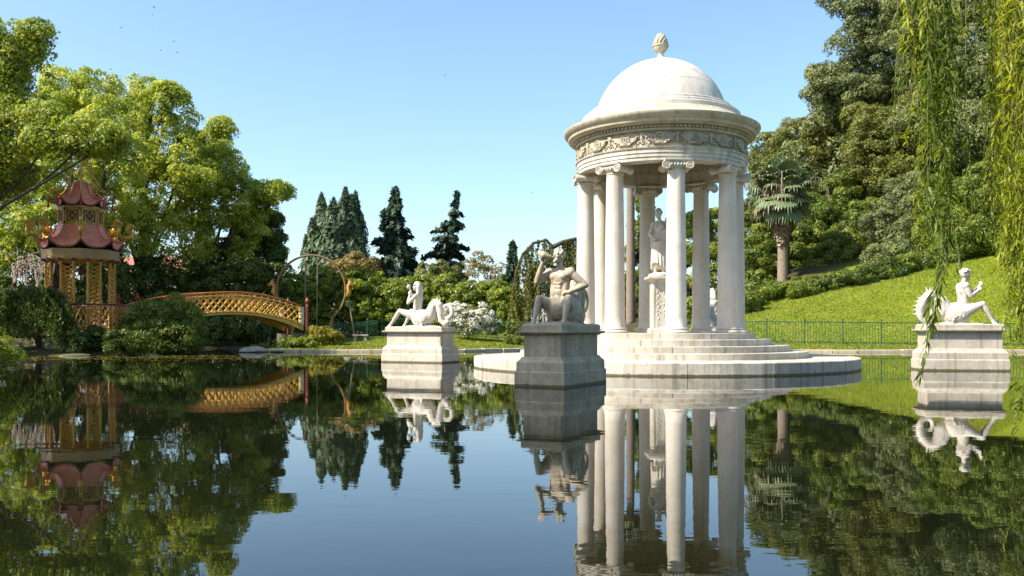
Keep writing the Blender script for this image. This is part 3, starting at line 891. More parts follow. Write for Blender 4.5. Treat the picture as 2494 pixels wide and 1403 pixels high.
        hand(b, V((0.13, ty - 0.34, 0.97)), (-0.3, -0.6, 0.45), (-0.2, 0, 1), 0.036, 0.9, -1)
        for k in range(7):                                                        # ribbed shell held up
            a = math.radians(-54 + 18 * k)
            b.cap((0.0, ty - 0.42, 1.0), 0.03, (0.13 * math.sin(a), ty - 0.46, 1.02 + 0.16 * math.cos(a)), 0.022)
    return b

def pedestal(name, cx, cy, ang, top_z, label, mat, L=2.2, Wd=1.16, sc=1.0):
    """stone pedestal standing in the pond; ang = direction (deg) its statue faces"""
    rz = math.radians(ang + 90)
    r = thing(name, (cx, cy, 0), label, 'pedestal', rz, 'statue pedestals round the temple')
    a, b_ = Wd / 2, L / 2
    k = top_z / 1.33
    b = MB(); b.stack([(-0.7, a, b_), (0.30 * k, a, b_), (0.325 * k, a - 0.02, b_ - 0.02)]); b.build('base_block', mat, r, local=True)
    b = MB(); b.stack([(0.327 * k, a - 0.03, b_ - 0.03), (0.50 * k, a - 0.03, b_ - 0.03), (0.535 * k, a - 0.05, b_ - 0.05), (0.57 * k, a - 0.09, b_ - 0.09), (0.60 * k, a - 0.10, b_ - 0.10), (0.625 * k, a - 0.125, b_ - 0.125)]); b.build('base_moulding', mat, r, local=True)
    b = MB(); b.stack([(0.626 * k, a - 0.15, b_ - 0.15), (1.08 * k, a - 0.15, b_ - 0.15)]); b.build('dado', mat, r, local=True)
    b = MB(); b.stack([(1.081 * k, a - 0.12, b_ - 0.12), (1.10 * k, a - 0.11, b_ - 0.11), (1.125 * k, a - 0.05, b_ - 0.05), (1.135 * k, a - 0.02, b_ - 0.02), (1.17 * k, a - 0.015, b_ - 0.015), (1.18 * k, a - 0.09, b_ - 0.09)]); b.build('cap_moulding', mat, r, local=True)
    b = MB(); b.stack([(1.181 * k, a - 0.10, b_ - 0.10), (1.29 * k, a - 0.10, b_ - 0.10), (top_z, a - 0.14, b_ - 0.14)]); b.build('top_slab', mat, r, local=True)
    return r, rz

def scaled(b, k):
    b.v = [(x * k, y * k, z * k) for x, y, z in b.v]
    return b
ped = [
    ('front', 1.09, 19.0, 241, 1.32, 'mossy shade-darkened stone pedestal in the pond closest to the camera, under the horn blower', M['pedestal_shaded'], 'horn', M['statue_warm'],
     'weathered seated sea centaur statue blowing a conch with one hand on hip'),
    ('left', -3.36, 31.9, 155, 1.30, 'pale stone pedestal left of the temple carrying the long haired statue', M['pedestal'], 'flute', M['statue'],
     'pale long haired sea centaur statue playing a pipe, facing left'),
    ('right', 13.15, 25.6, -8, 1.36, 'pale stone pedestal behind the willow strands carrying the boyish statue', M['pedestal'], 'shell', M['statue'],
     'white sea centaur statue holding a shell, seen from the side behind willow'),
    ('back', 8.5, 37.0, 67, 1.30, 'stone pedestal behind the temple, mostly hidden by its columns', M['pedestal'], 'flute', M['statue'],
     'pale statue behind the temple, glimpsed between two right hand columns'),
]
for nm, cx, cy, ang, tz, lab, mt, pose, smt, slab in ped:
    _, rz = pedestal('statue_pedestal', cx, cy, ang, tz, lab, mt, L={'front': 2.2, 'left': 2.55}.get(nm, 2.35), Wd=1.28 if nm == 'left' else 1.16)
    o = sculpt('sea_centaur_statue', scaled(sea_centaur(pose), 1.06), 0.0135 if nm != 'back' else 0.024, smt, None, 1, slab, 'statue', (cx, cy, tz - 0.02), rz)
    o['group'] = 'sea centaur statues round the temple'

# goddess on her carved pillar inside the temple
pil = thing('statue_pillar', (TX, TY + 0.05, 1.085), 'carved square marble pillar in the middle of the temple floor', 'pillar')
b = MB(); b.stack([(0, 0.36, 0.36), (0.12, 0.36, 0.36), (0.15, 0.31, 0.31)]); b.build('pillar_base', M['marble'], pil, local=True)
b = MB(); b.stack([(0.151, 0.29, 0.29), (1.60, 0.28, 0.28)]); pb = b.build('pillar_shaft', M['marble'], pil, local=True)
b = MB(); rg = random.Random(11)
for face in range(4):
    R = Matrix.Rotation(face * PI / 2, 3, 'Z')
    for i in range(26):
        zz = 0.24 + i * 0.052
        for sg in (-1, 1):
            x = sg * (0.05 + 0.10 * abs(math.sin(i * 0.9 + sg)))
            b.ell(R @ Vector((x, -0.287, zz)), (rg.uniform(.02, .04), 0.018, rg.uniform(.02, .032)), u=6, w=4)
    for sg in (-1, 1):
        b.box(R @ Vector((sg * 0.25, -0.287, 0.875)), (0.03, 0.02, 1.40), M=R)
b.build('carved_relief', M['marble'], pb, local=True, smooth=True, angle=50)
b = MB(); b.stack([(1.601, 0.29, 0.29), (1.64, 0.31, 0.31), (1.70, 0.40, 0.40), (1.73, 0.45, 0.45), (1.80, 0.45, 0.45)]); b.build('pillar_cap', M['marble'], pil, local=True)

def goddess():
    b = MB(); V = Vector
    b.ell((0, 0, 0.05), (0.34, 0.30, 0.10), u=20); b.lathe([(0.33, -0.02), (0.33, 0.08)], 20)
    # legs under drapery
    b.cap((0.10, -0.02, 0.95), 0.15, (0.13, -0.08, 0.50), 0.095); b.cap((0.13, -0.08, 0.50), 0.09, (0.12, 0.02, 0.12), 0.055)
    b.cap((-0.10, 0, 0.95), 0.15, (-0.11, -0.02, 0.50), 0.09); b.cap((-0.11, -0.02, 0.5), 0.085, (-0.11, 0.03, 0.12), 0.055)
    for x in (0.13, -0.12): b.cap((x, 0.02, 0.12), 0.05, (x + (0.02 if x > 0 else -0.03), -0.15, 0.09), 0.04)
    rg = random.Random(2)
    b.cap((0, 0, 0.98), 0.235, (0.0, 0.02, 0.42), 0.20)
    for i in range(16):                                   # hanging folds
        a = 2 * PI * i / 16 + rg.uniform(-.1, .1)
        b.cap((0.20 * math.cos(a), 0.16 * math.sin(a), 1.05), 0.04, (0.235 * math.cos(a + 0.2), 0.20 * math.sin(a + 0.2), 0.34 + 0.10 * math.sin(a * 2)), 0.035)
    for i in range(6):                                    # mantle swept across the hips
        b.cap((-0.24, -0.06 - 0.01 * i, 0.92 + 0.055 * i), 0.035, (0.22, -0.14, 1.12 + 0.06 * i), 0.035)
        b.cap((-0.24, -0.06, 0.92 + 0.055 * i), 0.035, (-0.2, 0.12, 0.98 + 0.03 * i), 0.04)
    b.ell((0, 0, 1.12), (0.19, 0.15, 0.2)); b.cap((0, 0, 1.15), 0.145, (0.01, 0, 1.45), 0.15)
    b.ell((0.01, 0.0, 1.50), (0.19, 0.13, 0.16))
    for s in (-1, 1):
        b.ell((0.01 + s * 0.085, -0.10, 1.49), (0.07, 0.06, 0.07)); b.cap((0.01, 0.01, 1.66), 0.05, (0.01 + s * 0.19, 0.01, 1.60), 0.065)
    # arms: right bent across, left raised to the quiver
    b.cap((-0.19, 0.01, 1.60), 0.065, (-0.29, -0.02, 1.27), 0.05); b.cap((-0.29, -0.02, 1.27), 0.05, (-0.15, -0.22, 1.12), 0.035)
    hand(b, (-0.15, -0.22, 1.12), (0.7, -0.3, 0.1), (0, 0.3, -1), 0.033, 0.8)
    b.cap((0.21, 0.01, 1.60), 0.065, (0.36, 0.02, 1.36), 0.05); b.cap((0.36, 0.02, 1.36), 0.05, (0.30, -0.1, 1.62), 0.035)
    hand(b, (0.30, -0.1, 1.62), (-0.1, 0.0, 0.9), (-0.5, 0.6, 0), 0.033, 0.9)
    b.cap((0.12, 0.15, 1.35), 0.06, (0.25, 0.17, 1.78), 0.065)
    b.cap((0.01, 0, 1.66), 0.06, (-0.01, -0.01, 1.80), 0.055)
    head(b, (-0.02, -0.02, 1.90), (-0.55, -0.8, -0.15), (0, 0, 1), 0.125, hair='bun')
    return b
gd = goddess()
gd.v = [(x * 1.08, y * 1.08, z * 1.08) for x, y, z in gd.v]
sculpt('goddess_statue', gd, 0.017, M['statue'], None, 2, 'standing draped goddess statue on the carved pillar inside the temple', 'statue', (TX - 0.03, TY + 0.05, 1.085 + 1.79), math.radians(-8))

# ------------------------------------------------------------------ pagoda on its island
PX, PY = (197 - 1247) * 42 / F, 42.0
pag = thing('pagoda', (PX, PY, 0), 'ochre octagonal pagoda with two curved rose red roofs on the island', 'pagoda', 0.46)
def hexp(r, k, z, a0=0.0):
    a = a0 + k * PI / 4
    return Vector((r * math.sin(a), -r * math.cos(a), z))
def hexprism(b, r0, r1, z0, z1):
    vs = [hexp(r0, k, z0) for k in range(8)] + [hexp(r1, k, z1) for k in range(8)]
    fs = [tuple(range(7, -1, -1)), tuple(range(8, 16))] + [(k, (k + 1) % 8, 8 + (k + 1) % 8, 8 + k) for k in range(8)]
    b.add(vs, fs)
b = MB(); hexprism(b, 2.55, 2.55, 0.92, 1.12); b.build('floor', M['gold'], pag, local=True)
b = MB(); hexprism(b, 2.3, 2.3, -0.3, 0.918); b.build('footing', M['darkrock'], pag, local=True)
# six corner bays of two posts with a lattice between
pm = MB()
pm.lathe([(0.075, 1.121), (0.075, 1.25), (0.06, 1.28), (0.055, 4.2), (0.07, 4.24), (0.07, 4.40)], 10)
post_me = pm.mesh('post', M['gold'], smooth=True, angle=40)
lat = MB()
h = 0.30; zz = 1.3
n_ = 14; dz = (4.2 - zz) / n_
for i in range(n_):
    lat.tube([(-h, 0, zz + i * dz), (h, 0, zz + (i + 1) * dz)], 0.022, 5)
    lat.tube([(-h, 0.02, zz + (i + 1) * dz), (h, 0.02, zz + i * dz)], 0.022, 5)
lat_me = lat.mesh('lattice', M['gilt'])
brk = MB()
brk.box((0, 0, 4.42), (0.30, 0.30, 0.035)); brk.cap((0, 0, 4.44), 0.075, (0, -0.22, 4.50), 0.04)
brk_me = brk.mesh('bracket', M['darkred'])
for k in range(8):
    a = (k + 0.5) * PI / 4
    for s in (-1, 1):
        aa = a + s * math.radians(11)
        o = link('post', post_me, pag, loc=(1.74 * math.sin(aa), -1.74 * math.cos(aa), 0))
        link('bracket', brk_me, o, rot=(0, 0, aa))
    link('lattice', lat_me, pag, loc=(1.70 * math.sin(a), -1.70 * math.cos(a), 0), rot=(0, 0, a))
b = MB(); hexprism(b, 1.90, 1.92, 4.46, 4.52); hexprism(b, 1.95, 1.95, 4.521, 4.98); b.build('fascia', M['ochre'], pag, local=True)
# parapet round the floor
for nm, zz_, w_, mt_ in (('handrail', 2.36, 0.045, 'darkred'), ('bottom_rail', 1.22, 0.035, 'gold')):
    for k in range(8):
        MB().tube([hexp(2.45, k, zz_), hexp(2.45, k + 1, zz_)], w_, 6).build(nm, M[mt_], pag, local=True)
lp = MB()
SIDE = 2 * 2.45 * math.sin(PI / 8); n_ = 6; w_ = SIDE / n_
for i in range(n_):
    x0 = -SIDE / 2 + i * w_
    for (za, zb) in ((1.25, 1.78), (1.78, 2.32)):
        lp.tube([(x0, 0, za), (x0 + w_, 0, zb)], 0.02, 4); lp.tube([(x0, 0.02, zb), (x0 + w_, 0.02, za)], 0.02, 4)
lp_me = lp.mesh('parapet_lattice', M['gold'])
for k in range(8):
    a = k * PI / 4 + PI / 8
    r = 2.45 * math.cos(PI / 8)
    link('parapet_lattice', lp_me, pag, loc=(r * math.sin(a), -r * math.cos(a), 0), rot=(0, 0, a))

def roof_tier(name, prof, flare, lift, thick, ridge_r, tip):
    """prof: (corner radius, z) from top to eave; six curved panels with ridge poles between them"""
    rt = MB(); hexprism(rt, prof[-1][0] * 0.86, prof[-1][0] * 0.80, prof[-1][1] - thick + 0.01, prof[-1][1] + 0.05)
    nu, nv = 13, len(prof)
    def pt(u, v, dz=0.0):
        r, z = prof[v]
        t = v / (nv - 1)
        e = abs(u) ** 3 * t ** 3
        p = hexp(r, 0, 0).lerp(hexp(r, 1, 0), (u + 1) / 2)
        sc = 1 + flare * abs(u) ** 5 * t ** 3
        return Vector((p.x * sc, p.y * sc, z + lift * e + dz))
    ridges = []
    for k in range(8):
        pts = [pt(-1, v, 0.03) for v in range(nv)]
        d_ = (pts[-1] - pts[-2]).normalized()
        pts += [pts[-1] + d_ * tip * 0.5 + Vector((0, 0, tip * 0.25)), pts[-1] + d_ * tip * 0.75 + Vector((0, 0, tip * 0.7))]
        R = Matrix.Rotation(k * PI / 4, 3, 'Z')
        ridges.append(MB().tube([R @ p for p in pts], [ridge_r * 0.8] + [ridge_r] * (nv - 1) + [ridge_r * 0.8, ridge_r * 0.3], 8))
    root = rt.build(name, M['darkred'], pag, local=True)
    for q in ridges: q.build('ridge', M['roofred'], root, local=True, smooth=True)
    pb = MB(); vs = []
    us = [-1 + 2 * i / (nu - 1) for i in range(nu)]
    for dz in (0, -thick):
        for v in range(nv):
            for u in us: vs.append(pt(u, v, dz))
    fs = []
    B = nu * nv
    for v in range(nv - 1):
        for i in range(nu - 1):
            a = v * nu + i
            fs.append((a, a + nu, a + nu + 1, a + 1)); fs.append((B + a, B + a + 1, B + a + nu + 1, B + a + nu))
    for i in range(nu - 1):
        a = (nv - 1) * nu + i
        fs.append((a, B + a, B + a + 1, a + 1))
    pb.add(vs, fs)
    me = pb.mesh('roof_panel', M['roofred'], smooth=True, angle=40)
    for k in range(8): link('roof_panel', me, root, rot=(0, 0, k * PI / 4))
    ev = MB()
    for k in range(8):
        R = Matrix.Rotation(k * PI / 4, 3, 'Z')
        ev.tube([R @ (pt(u, nv - 1, -thick - 0.03)) for u in us], 0.05, 6)
    ev.build('eave_board', M['darkred'], root, local=True, smooth=True)
    return root, [Matrix.Rotation(k * PI / 4, 3, 'Z') @ pt(-1, nv - 1) for k in range(8)]
low, lowtips = roof_tier('lower_roof', [(1.17, 6.16), (1.27, 5.90), (1.42, 5.64), (1.62, 5.42), (1.82, 5.25), (2.04, 5.13)], 0.06, 0.34, 0.06, 0.045, 0.62)
b = MB(); hexprism(b, 1.16, 1.16, 6.05, 6.20); hexprism(b, 1.10, 1.10, 6.201, 6.96); hexprism(b, 1.17, 1.17, 6.961, 7.06)
lan = b.build('lantern', M['gold'], pag, local=True)
wf = MB()
for x in (-0.36, 0.36): wf.box((x, 0, 6.58), (0.08, 0.06, 0.72))
for z in (6.255, 6.905): wf.box((0, 0, z), (0.80, 0.06, 0.07))
wf.tube([(0.24 * math.cos(2 * PI * i / 16), -0.02, 6.58 + 0.24 * math.sin(2 * PI * i / 16)) for i in range(17)], 0.025, 5)
for a in (PI / 4, 3 * PI / 4): wf.tube([(-0.32 * math.cos(a), -0.02, 6.58 - 0.3 * math.sin(a)), (0.32 * math.cos(a), -0.02, 6.58 + 0.3 * math.sin(a))], 0.018, 5)
wf_me = wf.mesh('window_frame', M['gold'])
wp = MB(); wp.box((0, 0, 6.58), (0.66, 0.02, 0.60)); wp_me = wp.mesh('pane', M['brownpanel'])
for k in range(8):
    a = k * PI / 4 + PI / 8; r = 1.10 * math.cos(PI / 8) + 0.035
    link('window_frame', wf_me, lan, loc=(r * math.sin(a), -r * math.cos(a), 0), rot=(0, 0, a))
    r -= 0.018
    link('pane', wp_me, lan, loc=(r * math.sin(a), -r * math.cos(a), 0), rot=(0, 0, a))
upp, uptips = roof_tier('upper_roof', [(0.40, 8.24), (0.47, 8.14), (0.54, 7.88), (0.71, 7.56), (0.94, 7.34), (1.22, 7.16)], 0.07, 0.26, 0.05, 0.036, 0.40)
b = MB()
b.lathe([(0.34, 8.26), (0.30, 8.34), (0.12, 8.40), (0.09, 8.5), (0.17, 8.62), (0.20, 8.75), (0.13, 8.9), (0.06, 8.98), (0.05, 9.4), (0.12, 9.5), (0.14, 9.62), (0.08, 9.75), (0.04, 9.85), (0.035, 10.4), (0.10, 10.5), (0.10, 10.62), (0.03, 10.75), (0.01, 11.1)], 14)
b.build('finial', M['gilt'], pag, local=True, smooth=True)
pag.scale = (0.87, 0.87, 1.0)
for k in range(8):                                                        # gilt bead chains from the finial to the roof tips
    tp = uptips[k] * 1.0
    out = Vector((tp.x, tp.y, 0)).normalized()
    end = tp + out * 0.32 + Vector((0, 0, 0.34))
    b = MB(); pts = []
    r_end = Vector((end.x, end.y, 0)).length
    for i in range(52):
        t = (i / 51) ** 1.7
        p = out * max(0.04, r_end * (1 - t ** 0.42)); p.z = end.z + (10.75 - end.z) * t
        b.ell(p, 0.034, u=6, w=4); pts.append(p)
    b.tube(pts, 0.012, 4)
    b.build('bead_chain', M['gilt'], pag, local=True)
    b = MB()                                                              # hanging bells
    e2 = tp + out * 0.30 + Vector((0, 0, 0.26))
    b.tube([e2, e2 - Vector((0, 0, 0.55))], 0.012, 4)
    for i in range(3): b.ell(e2 - Vector((0, 0, 0.16 + i * 0.15)), (0.05, 0.05, 0.055), u=8, w=6)
    b.lathe([(0.03, -0.50), (0.055, -0.54), (0.07, -0.66), (0.085, -0.68)], 8)
    vv = b.v
    nb_ = 8 * 4
    for i in range(len(vv) - nb_, len(vv)): vv[i] = (vv[i][0] + e2.x, vv[i][1] + e2.y, vv[i][2] + e2.z)
    b.build('bell_string', M['red'], upp, local=True, smooth=True)
def dragon_mesh():
    b = MB()
    pts = [(0, 0.30, 0.02), (0, 0.12, 0.10), (0, -0.05, 0.08), (0, -0.20, 0.16), (0, -0.22, 0.34), (0, -0.08, 0.44), (0, 0.02, 0.56), (0, -0.06, 0.68), (0, -0.20, 0.70)]
    b.tube(pts, [0.03, 0.07, 0.10, 0.12, 0.12, 0.09, 0.085, 0.08, 0.07], 8)
    b.cap((0, -0.18, 0.70), 0.09, (0, -0.34, 0.66), 0.05); b.cap((0, -0.18, 0.74), 0.03, (0, -0.02, 0.84), 0.012)
    for s in (-1, 1):
        b.cap((s * 0.06, -0.14, 0.74), 0.025, (s * 0.1, 0.0, 0.86), 0.01)
        for k in range(5):
            a = math.radians(20 + 28 * k)
            p0 = Vector((s * 0.08, -0.12, 0.30)); b.cap(p0, 0.035, p0 + Vector((s * 0.16, 0.26 * math.cos(a), 0.12 + 0.28 * math.sin(a))), 0.02)
        b.cap((s * 0.06, -0.16, 0.18), 0.045, (s * 0.13, -0.28, 0.02), 0.03)
    for i in range(7): b.cap((0, pts[i + 1][1] + 0.05, pts[i + 1][2] + 0.03), 0.03, (0, pts[i + 1][1] + 0.13, pts[i + 1][2] + 0.10), 0.01)
    b.cap((0, 0.30, 0.02), 0.035, (0, 0.42, 0.16), 0.025); b.cap((0, 0.42, 0.16), 0.03, (0, 0.36, 0.30), 0.012)
    return b
dm = dragon_mesh().mesh('dragon', M['gilt'], smooth=True)
for k in range(8):
    tp = lowtips[k]; out = Vector((tp.x, tp.y, 0)).normalized()
    o = link('dragon', dm, low, loc=tp + out * 0.22 + Vector((0, 0, 0.12)), rot=(0, 0, k * PI / 4))
b = MB()
b.tube([(0, 0, 4.46), (0, 0, 4.2)], 0.02, 5); b.ell((0, 0, 4.0), (0.16, 0.16, 0.22)); b.cap((0, 0, 3.76), 0.05, (0, 0, 3.6), 0.02)
b.build('hanging_lamp', M['darkred'], pag, local=True, smooth=True)

# ------------------------------------------------------------------ arched bridge between the island and the bank
BA, BB = Vector((-18.7, 43.0, 0)), Vector((-12.85, 51.2, 0))
bd = (BB - BA); BL = bd.length; bd.normalize(); bn = Vector((-bd.y, bd.x, 0))
bridge = thing('arched_bridge', tuple(BA), 'ochre arched footbridge with lattice railings leading from the pagoda', 'bridge')
def zr(t): return 3.18 - (2.6 if t < 0.56 else 3.6) * (t - 0.56) ** 2
def zd(t): return zr(t) - 1.02
def zsof(t): return 2.0 - (3.0 if t < 0.55 else 4.4) * (t - 0.55) ** 2
def BP(t, s, z): 
    p = BA + bd * (BL * t) + bn * s
    return Vector((p.x, p.y, z))
HWID = 0.85
N_ = 24
def ribbon(b, s0, s1, zf0, zf1, n=N_, t0=0.0, t1=1.0):
    vs = []
    for i in range(n + 1):
        t = t0 + (t1 - t0) * i / n
        vs += [BP(t, s0, zf0(t)), BP(t, s1, zf0(t)), BP(t, s1, zf1(t)), BP(t, s0, zf1(t))]
    fs = [(3, 2, 1, 0), tuple(n * 4 + k for k in range(4))]
    for i in range(n):
        for k in range(4): fs.append((i * 4 + k, i * 4 + (k + 1) % 4, i * 4 + 4 + (k + 1) % 4, i * 4 + 4 + k))
    b.add(vs, fs)
NP = 40                                                                   # deck planks
for i in range(NP):
    b = MB(); t0, t1 = (i + 0.03) / NP, (i + 0.97) / NP
    ribbon(b, -HWID + 0.06, HWID - 0.06, lambda t: zd(t) - 0.06, zd, 1, t0, t1)
    b.build('plank', M['wood'], bridge)
for s in (-HWID + 0.05, 0.0, HWID - 0.05):
    b = MB(); ribbon(b, s - 0.06, s + 0.06, zsof, lambda t: max(zsof(t) + 0.1, zd(t) - 0.066))
    b.build('arch_rib', M['bridgegold'], bridge)
for s in (-HWID, HWID):
    b = MB(); b.tube([BP(i / N_, s, zr(i / N_)) for i in range(N_ + 1)], 0.055, 8); rail = b.build('top_rail', M['rail'], bridge, smooth=True)
    b = MB(); b.tube([BP(i / N_, s, zr(i / N_) - 0.17) for i in range(N_ + 1)], 0.036, 6); b.build('middle_rail', M['bridgegold'], bridge, smooth=True)
    b = MB(); b.tube([BP(i / N_, s, zd(i / N_) - 0.02) for i in range(N_ + 1)], 0.055, 6); b.build('bottom_rail', M['bridgegold'], bridge, smooth=True)
    nb_ = 24
    bal = MB(); bal.tube([(0, 0, -0.15), (0, 0, -0.03)], 0.04, 6); bal_me = bal.mesh('baluster', M['bridgegold'])
    dx = 2 * BL / nb_; 
    for i in range(nb_ + 1):
        t = i / nb_
        link('baluster', bal_me, rail, loc=BP(t, s, zr(t)) - Vector(BA))
    for sg in (0, 1):
        for i in range(-1, nb_):
            ta, tb = i / nb_, (i + 2) / nb_
            if ta < 0 or tb > 1: 
                if ta < 0: ta = 0; f = 0.5
                else: tb = 1; f = 0.5
            za0, za1 = zd(ta), zr(ta) - 0.19; zb0, zb1 = zd(tb), zr(tb) - 0.19
            b = MB()
            so = s + (0.03 if sg else -0.03)
            if sg == 0:
                p, q = BP(ta, so, za0), BP(tb, so, zb1)
                if ta == 0 and i < 0: p = BP(0, so, (za0 + za1) / 2)
                if tb == 1 and i + 2 > nb_: q = BP(1, so, (zb0 + zb1) / 2)
            else:
                p, q = BP(ta, so, za1), BP(tb, so, zb0)
                if ta == 0 and i < 0: p = BP(0, so, (za0 + za1) / 2)
                if tb == 1 and i + 2 > nb_: q = BP(1, so, (zb0 + zb1) / 2)
            b.tube([p, q], 0.043, 5)
            b.build('lattice_bar', M['bridgegold'], bridge)
    for t, mt in ((0.985, 'cream'), (0.015, 'cream')):
        b = MB(); c = BP(t, s, 0); b.box((c.x, c.y, zr(t) - 0.58), (0.20, 0.24, 1.05), rz=math.atan2(bd.y, bd.x)); b.build('end_panel', M['cream'], bridge)
    for t in (1.03, -0.03):
        c = BP(t, s, 0); z0_ = 0.75; zt = zr(min(max(t, 0), 1))
        b = MB(); b.lathe([(0.065, z0_), (0.065, zt - 0.02), (0.09, zt), (0.09, zt + 0.06), (0.06, zt + 0.10), (0.05, zt + 0.22), (0.11, zt + 0.30), (0.12, zt + 0.38), (0.06, zt + 0.46), (0.015, zt + 0.62)], 12, c=(c.x, c.y))
        b.build('red_post', M['red'], bridge, smooth=True, angle=40)
b = MB(); c = BP(1.02, 0, 0); b.box((c.x, c.y, 0.45), (1.3, 1.9, 1.0), rz=math.atan2(bd.y, bd.x)); b.build('abutment', M['darkrock'], bridge)
b = MB(); c = BP(-0.04, 0, 0); b.box((c.x, c.y, 0.5), (1.6, 2.0, 1.1), rz=math.atan2(bd.y, bd.x)); b.build('abutment', M['darkrock'], bridge)

# ------------------------------------------------------------------ ring swing
SD = 56.0
sc_ = W(758, 706, SD)
sg0 = gz(sc_.x, SD)
swing = thing('ring_swing', (sc_.x, SD, sg0), 'big wooden ring swing with dragon heads behind the bridge', 'swing')
b = MB(); R_ = 2.22; zc = sc_.z - sg0
pts = []
for i in range(41):
    a = math.radians(-52 + (284) * i / 40)
    pts.append((R_ * math.cos(a), 0, zc + R_ * math.sin(a)))
b.tube(pts, 0.072, 10); b.build('ring', M['wood'], swing, local=True, smooth=True)
for s in (-1, 1):
    b = MB(); x = s * R_
    b.tube([(x + s * 0.05, 0, zc - 0.45), (x + s * 0.22, 0, zc - 0.15), (x + s * 0.16, 0, zc + 0.25), (x + s * 0.32, 0, zc + 0.42)], [0.10, 0.15, 0.12, 0.14], 8)
    b.cap((x + s * 0.30, 0, zc + 0.44), 0.15, (x + s * 0.46, 0, zc + 0.30), 0.08); b.cap((x + s * 0.25, 0, zc + 0.5), 0.05, (x + s * 0.12, 0, zc + 0.68), 0.02)
    b.cap((x + s * 0.33, 0.08, zc + 0.55), 0.04, (x + s * 0.25, 0.1, zc + 0.72), 0.015); b.cap((x + s * 0.33, -0.08, zc + 0.55), 0.04, (x + s * 0.25, -0.1, zc + 0.72), 0.015)
    b.build('dragon_head', M['gold'], swing, local=True, smooth=True)
    b = MB(); b.tube([(x + s * 0.1, 0.1, zc - 0.2), (x + s * 0.62, 0.2, 0.02)], 0.05, 6); b.build('stay', M['rope'], swing, local=True)
    b = MB(); b.tube([(x * math.cos(0.9), 0, zc - R_ * 0.78), (x * 0.5, 0, 0.0)], 0.11, 8); b.build('foot', M['wood'], swing, local=True)
for x in (-0.40, 0.40):
    b = MB(); b.tube([(x, 0, zc + math.sqrt(R_ ** 2 - x * x) - 0.1), (x * 0.9, 0, 0.62)], 0.028, 5); b.build('rope', M['rope'], swing, local=True)
b = MB(); b.box((0, 0, 0.60), (1.0, 0.34, 0.05)); b.build('seat', M['wood'], swing, local=True)

# ------------------------------------------------------------------ green iron fences
bar = MB(); bar.tube([(0, 0, 0.08), (0, 0, 1.12)], 0.0125, 5); bar_me = bar.mesh('bar', M['iron'])
pst = MB(); pst.lathe([(0.036, -0.2), (0.036, 1.22), (0.052, 1.23), (0.052, 1.26), (0.02, 1.31)], 8); pst_me = pst.mesh('post', M['iron'])
def fence(pts, label, step=0.16, every=12, hk=1.0, scroll=False):
    P = [Vector((x, y, gz(x, y))) for x, y in pts]
    r = thing('iron_fence', tuple(P[0]), label, 'fence', group='green iron fences along the lawns')
    cum = [0]
    for a, b_ in zip(P, P[1:]): cum.append(cum[-1] + (Vector((b_.x - a.x, b_.y - a.y, 0))).length)
    def at_(s):
        for i in range(len(P) - 1):
            if s <= cum[i + 1] or i == len(P) - 2:
                t = (s - cum[i]) / max(1e-6, cum[i + 1] - cum[i])
                p = P[i].lerp(P[i + 1], t); p.z = gz(p.x, p.y); return p
    n = int(cum[-1] / step)
    tops = []
    for i in range(n + 1):
        p = at_(i * step) - P[0]
        tops.append(p)
        if i % every == 0:
            o = link('post', pst_me, r, loc=p)
        else:
            o = link('bar', bar_me, r, loc=p)
        o.scale = (1, 1, hk)
    for z, w in ((1.12, 0.024), (0.12, 0.02)) + (((0.95, 0.016),) if scroll else ()):
        b = MB(); b.tube([p + Vector((0, 0, z * hk)) for p in tops[::3] + [tops[-1]]], w, 6); b.build('rail', M['iron'], r, local=True)
    if scroll:
        b = MB()
        for p in tops: b.tube([p + Vector((0.06 * math.cos(a), 0, (1.035 * hk) + 0.06 * math.sin(a))) for a in [2 * PI * k / 8 for k in range(9)]], 0.011, 4)
        o = b.build('scrollwork', M['iron'], r, local=True); o['kind'] = 'stuff'
fence([(-13.3, 57.3), (-8.8, 57.0)], 'green iron fence with scrolled top between the swing and the lawn', scroll=True, hk=1.08)
fence([(-8.6, 57.6), (-4.5, 57.6), (0.2, 56.6), (2.0, 55.6)], 'dark green iron fence behind the white flowering bush')
fence([(10.5, 54.5), (13.4, 50.6), (16.5, 49.0), (20.0, 48.6), (24.5, 48.4), (30, 47.5)], 'long green iron fence along the foot of the hill lawn', hk=1.12, every=13)

# stone bench, house, rocks
bp = Vector(((878 - 1247) * 55.5 / F, 55.5, gz((878 - 1247) * 55.5 / F, 55.5)))
bench = thing('stone_bench', tuple(bp), 'small stone bench on the lawn by the green fence', 'bench')
b = MB(); b.box((0, 0, 0.44), (1.0, 0.42, 0.10)); b.build('seat', M['rock'], bench, local=True)
for x in (-0.32, 0.32):
    b = MB(); b.stack([(-0.1, 0.10, 0.17), (0.3, 0.08, 0.14), (0.388, 0.11, 0.18)], c=(x, 0)); b.build('leg', M['rock'], bench, local=True)
hp = W(370, 700, 76)
hz = gz(hp.x, hp.y)
house = thing('garden_house', (hp.x, hp.y, hz), 'pale plastered house with red tiled roof, glimpsed through the trees left', 'house')
b = MB(); b.box((0, 0, 2.4), (6.4, 4.5, 4.8)); b.build('wall', M['wall'], house, local=True)
b = MB()
b.add([(-3.6, -2.6, 4.802), (3.6, -2.6, 4.802), (3.6, 2.6, 4.802), (-3.6, 2.6, 4.802), (-3.2, 0, 6.6), (3.2, 0, 6.6)], [(3, 2, 1, 0), (0, 1, 5, 4), (1, 2, 5), (2, 3, 4, 5), (3, 0, 4)])
rf = b.build('roof', M['tile'], house, local=True)
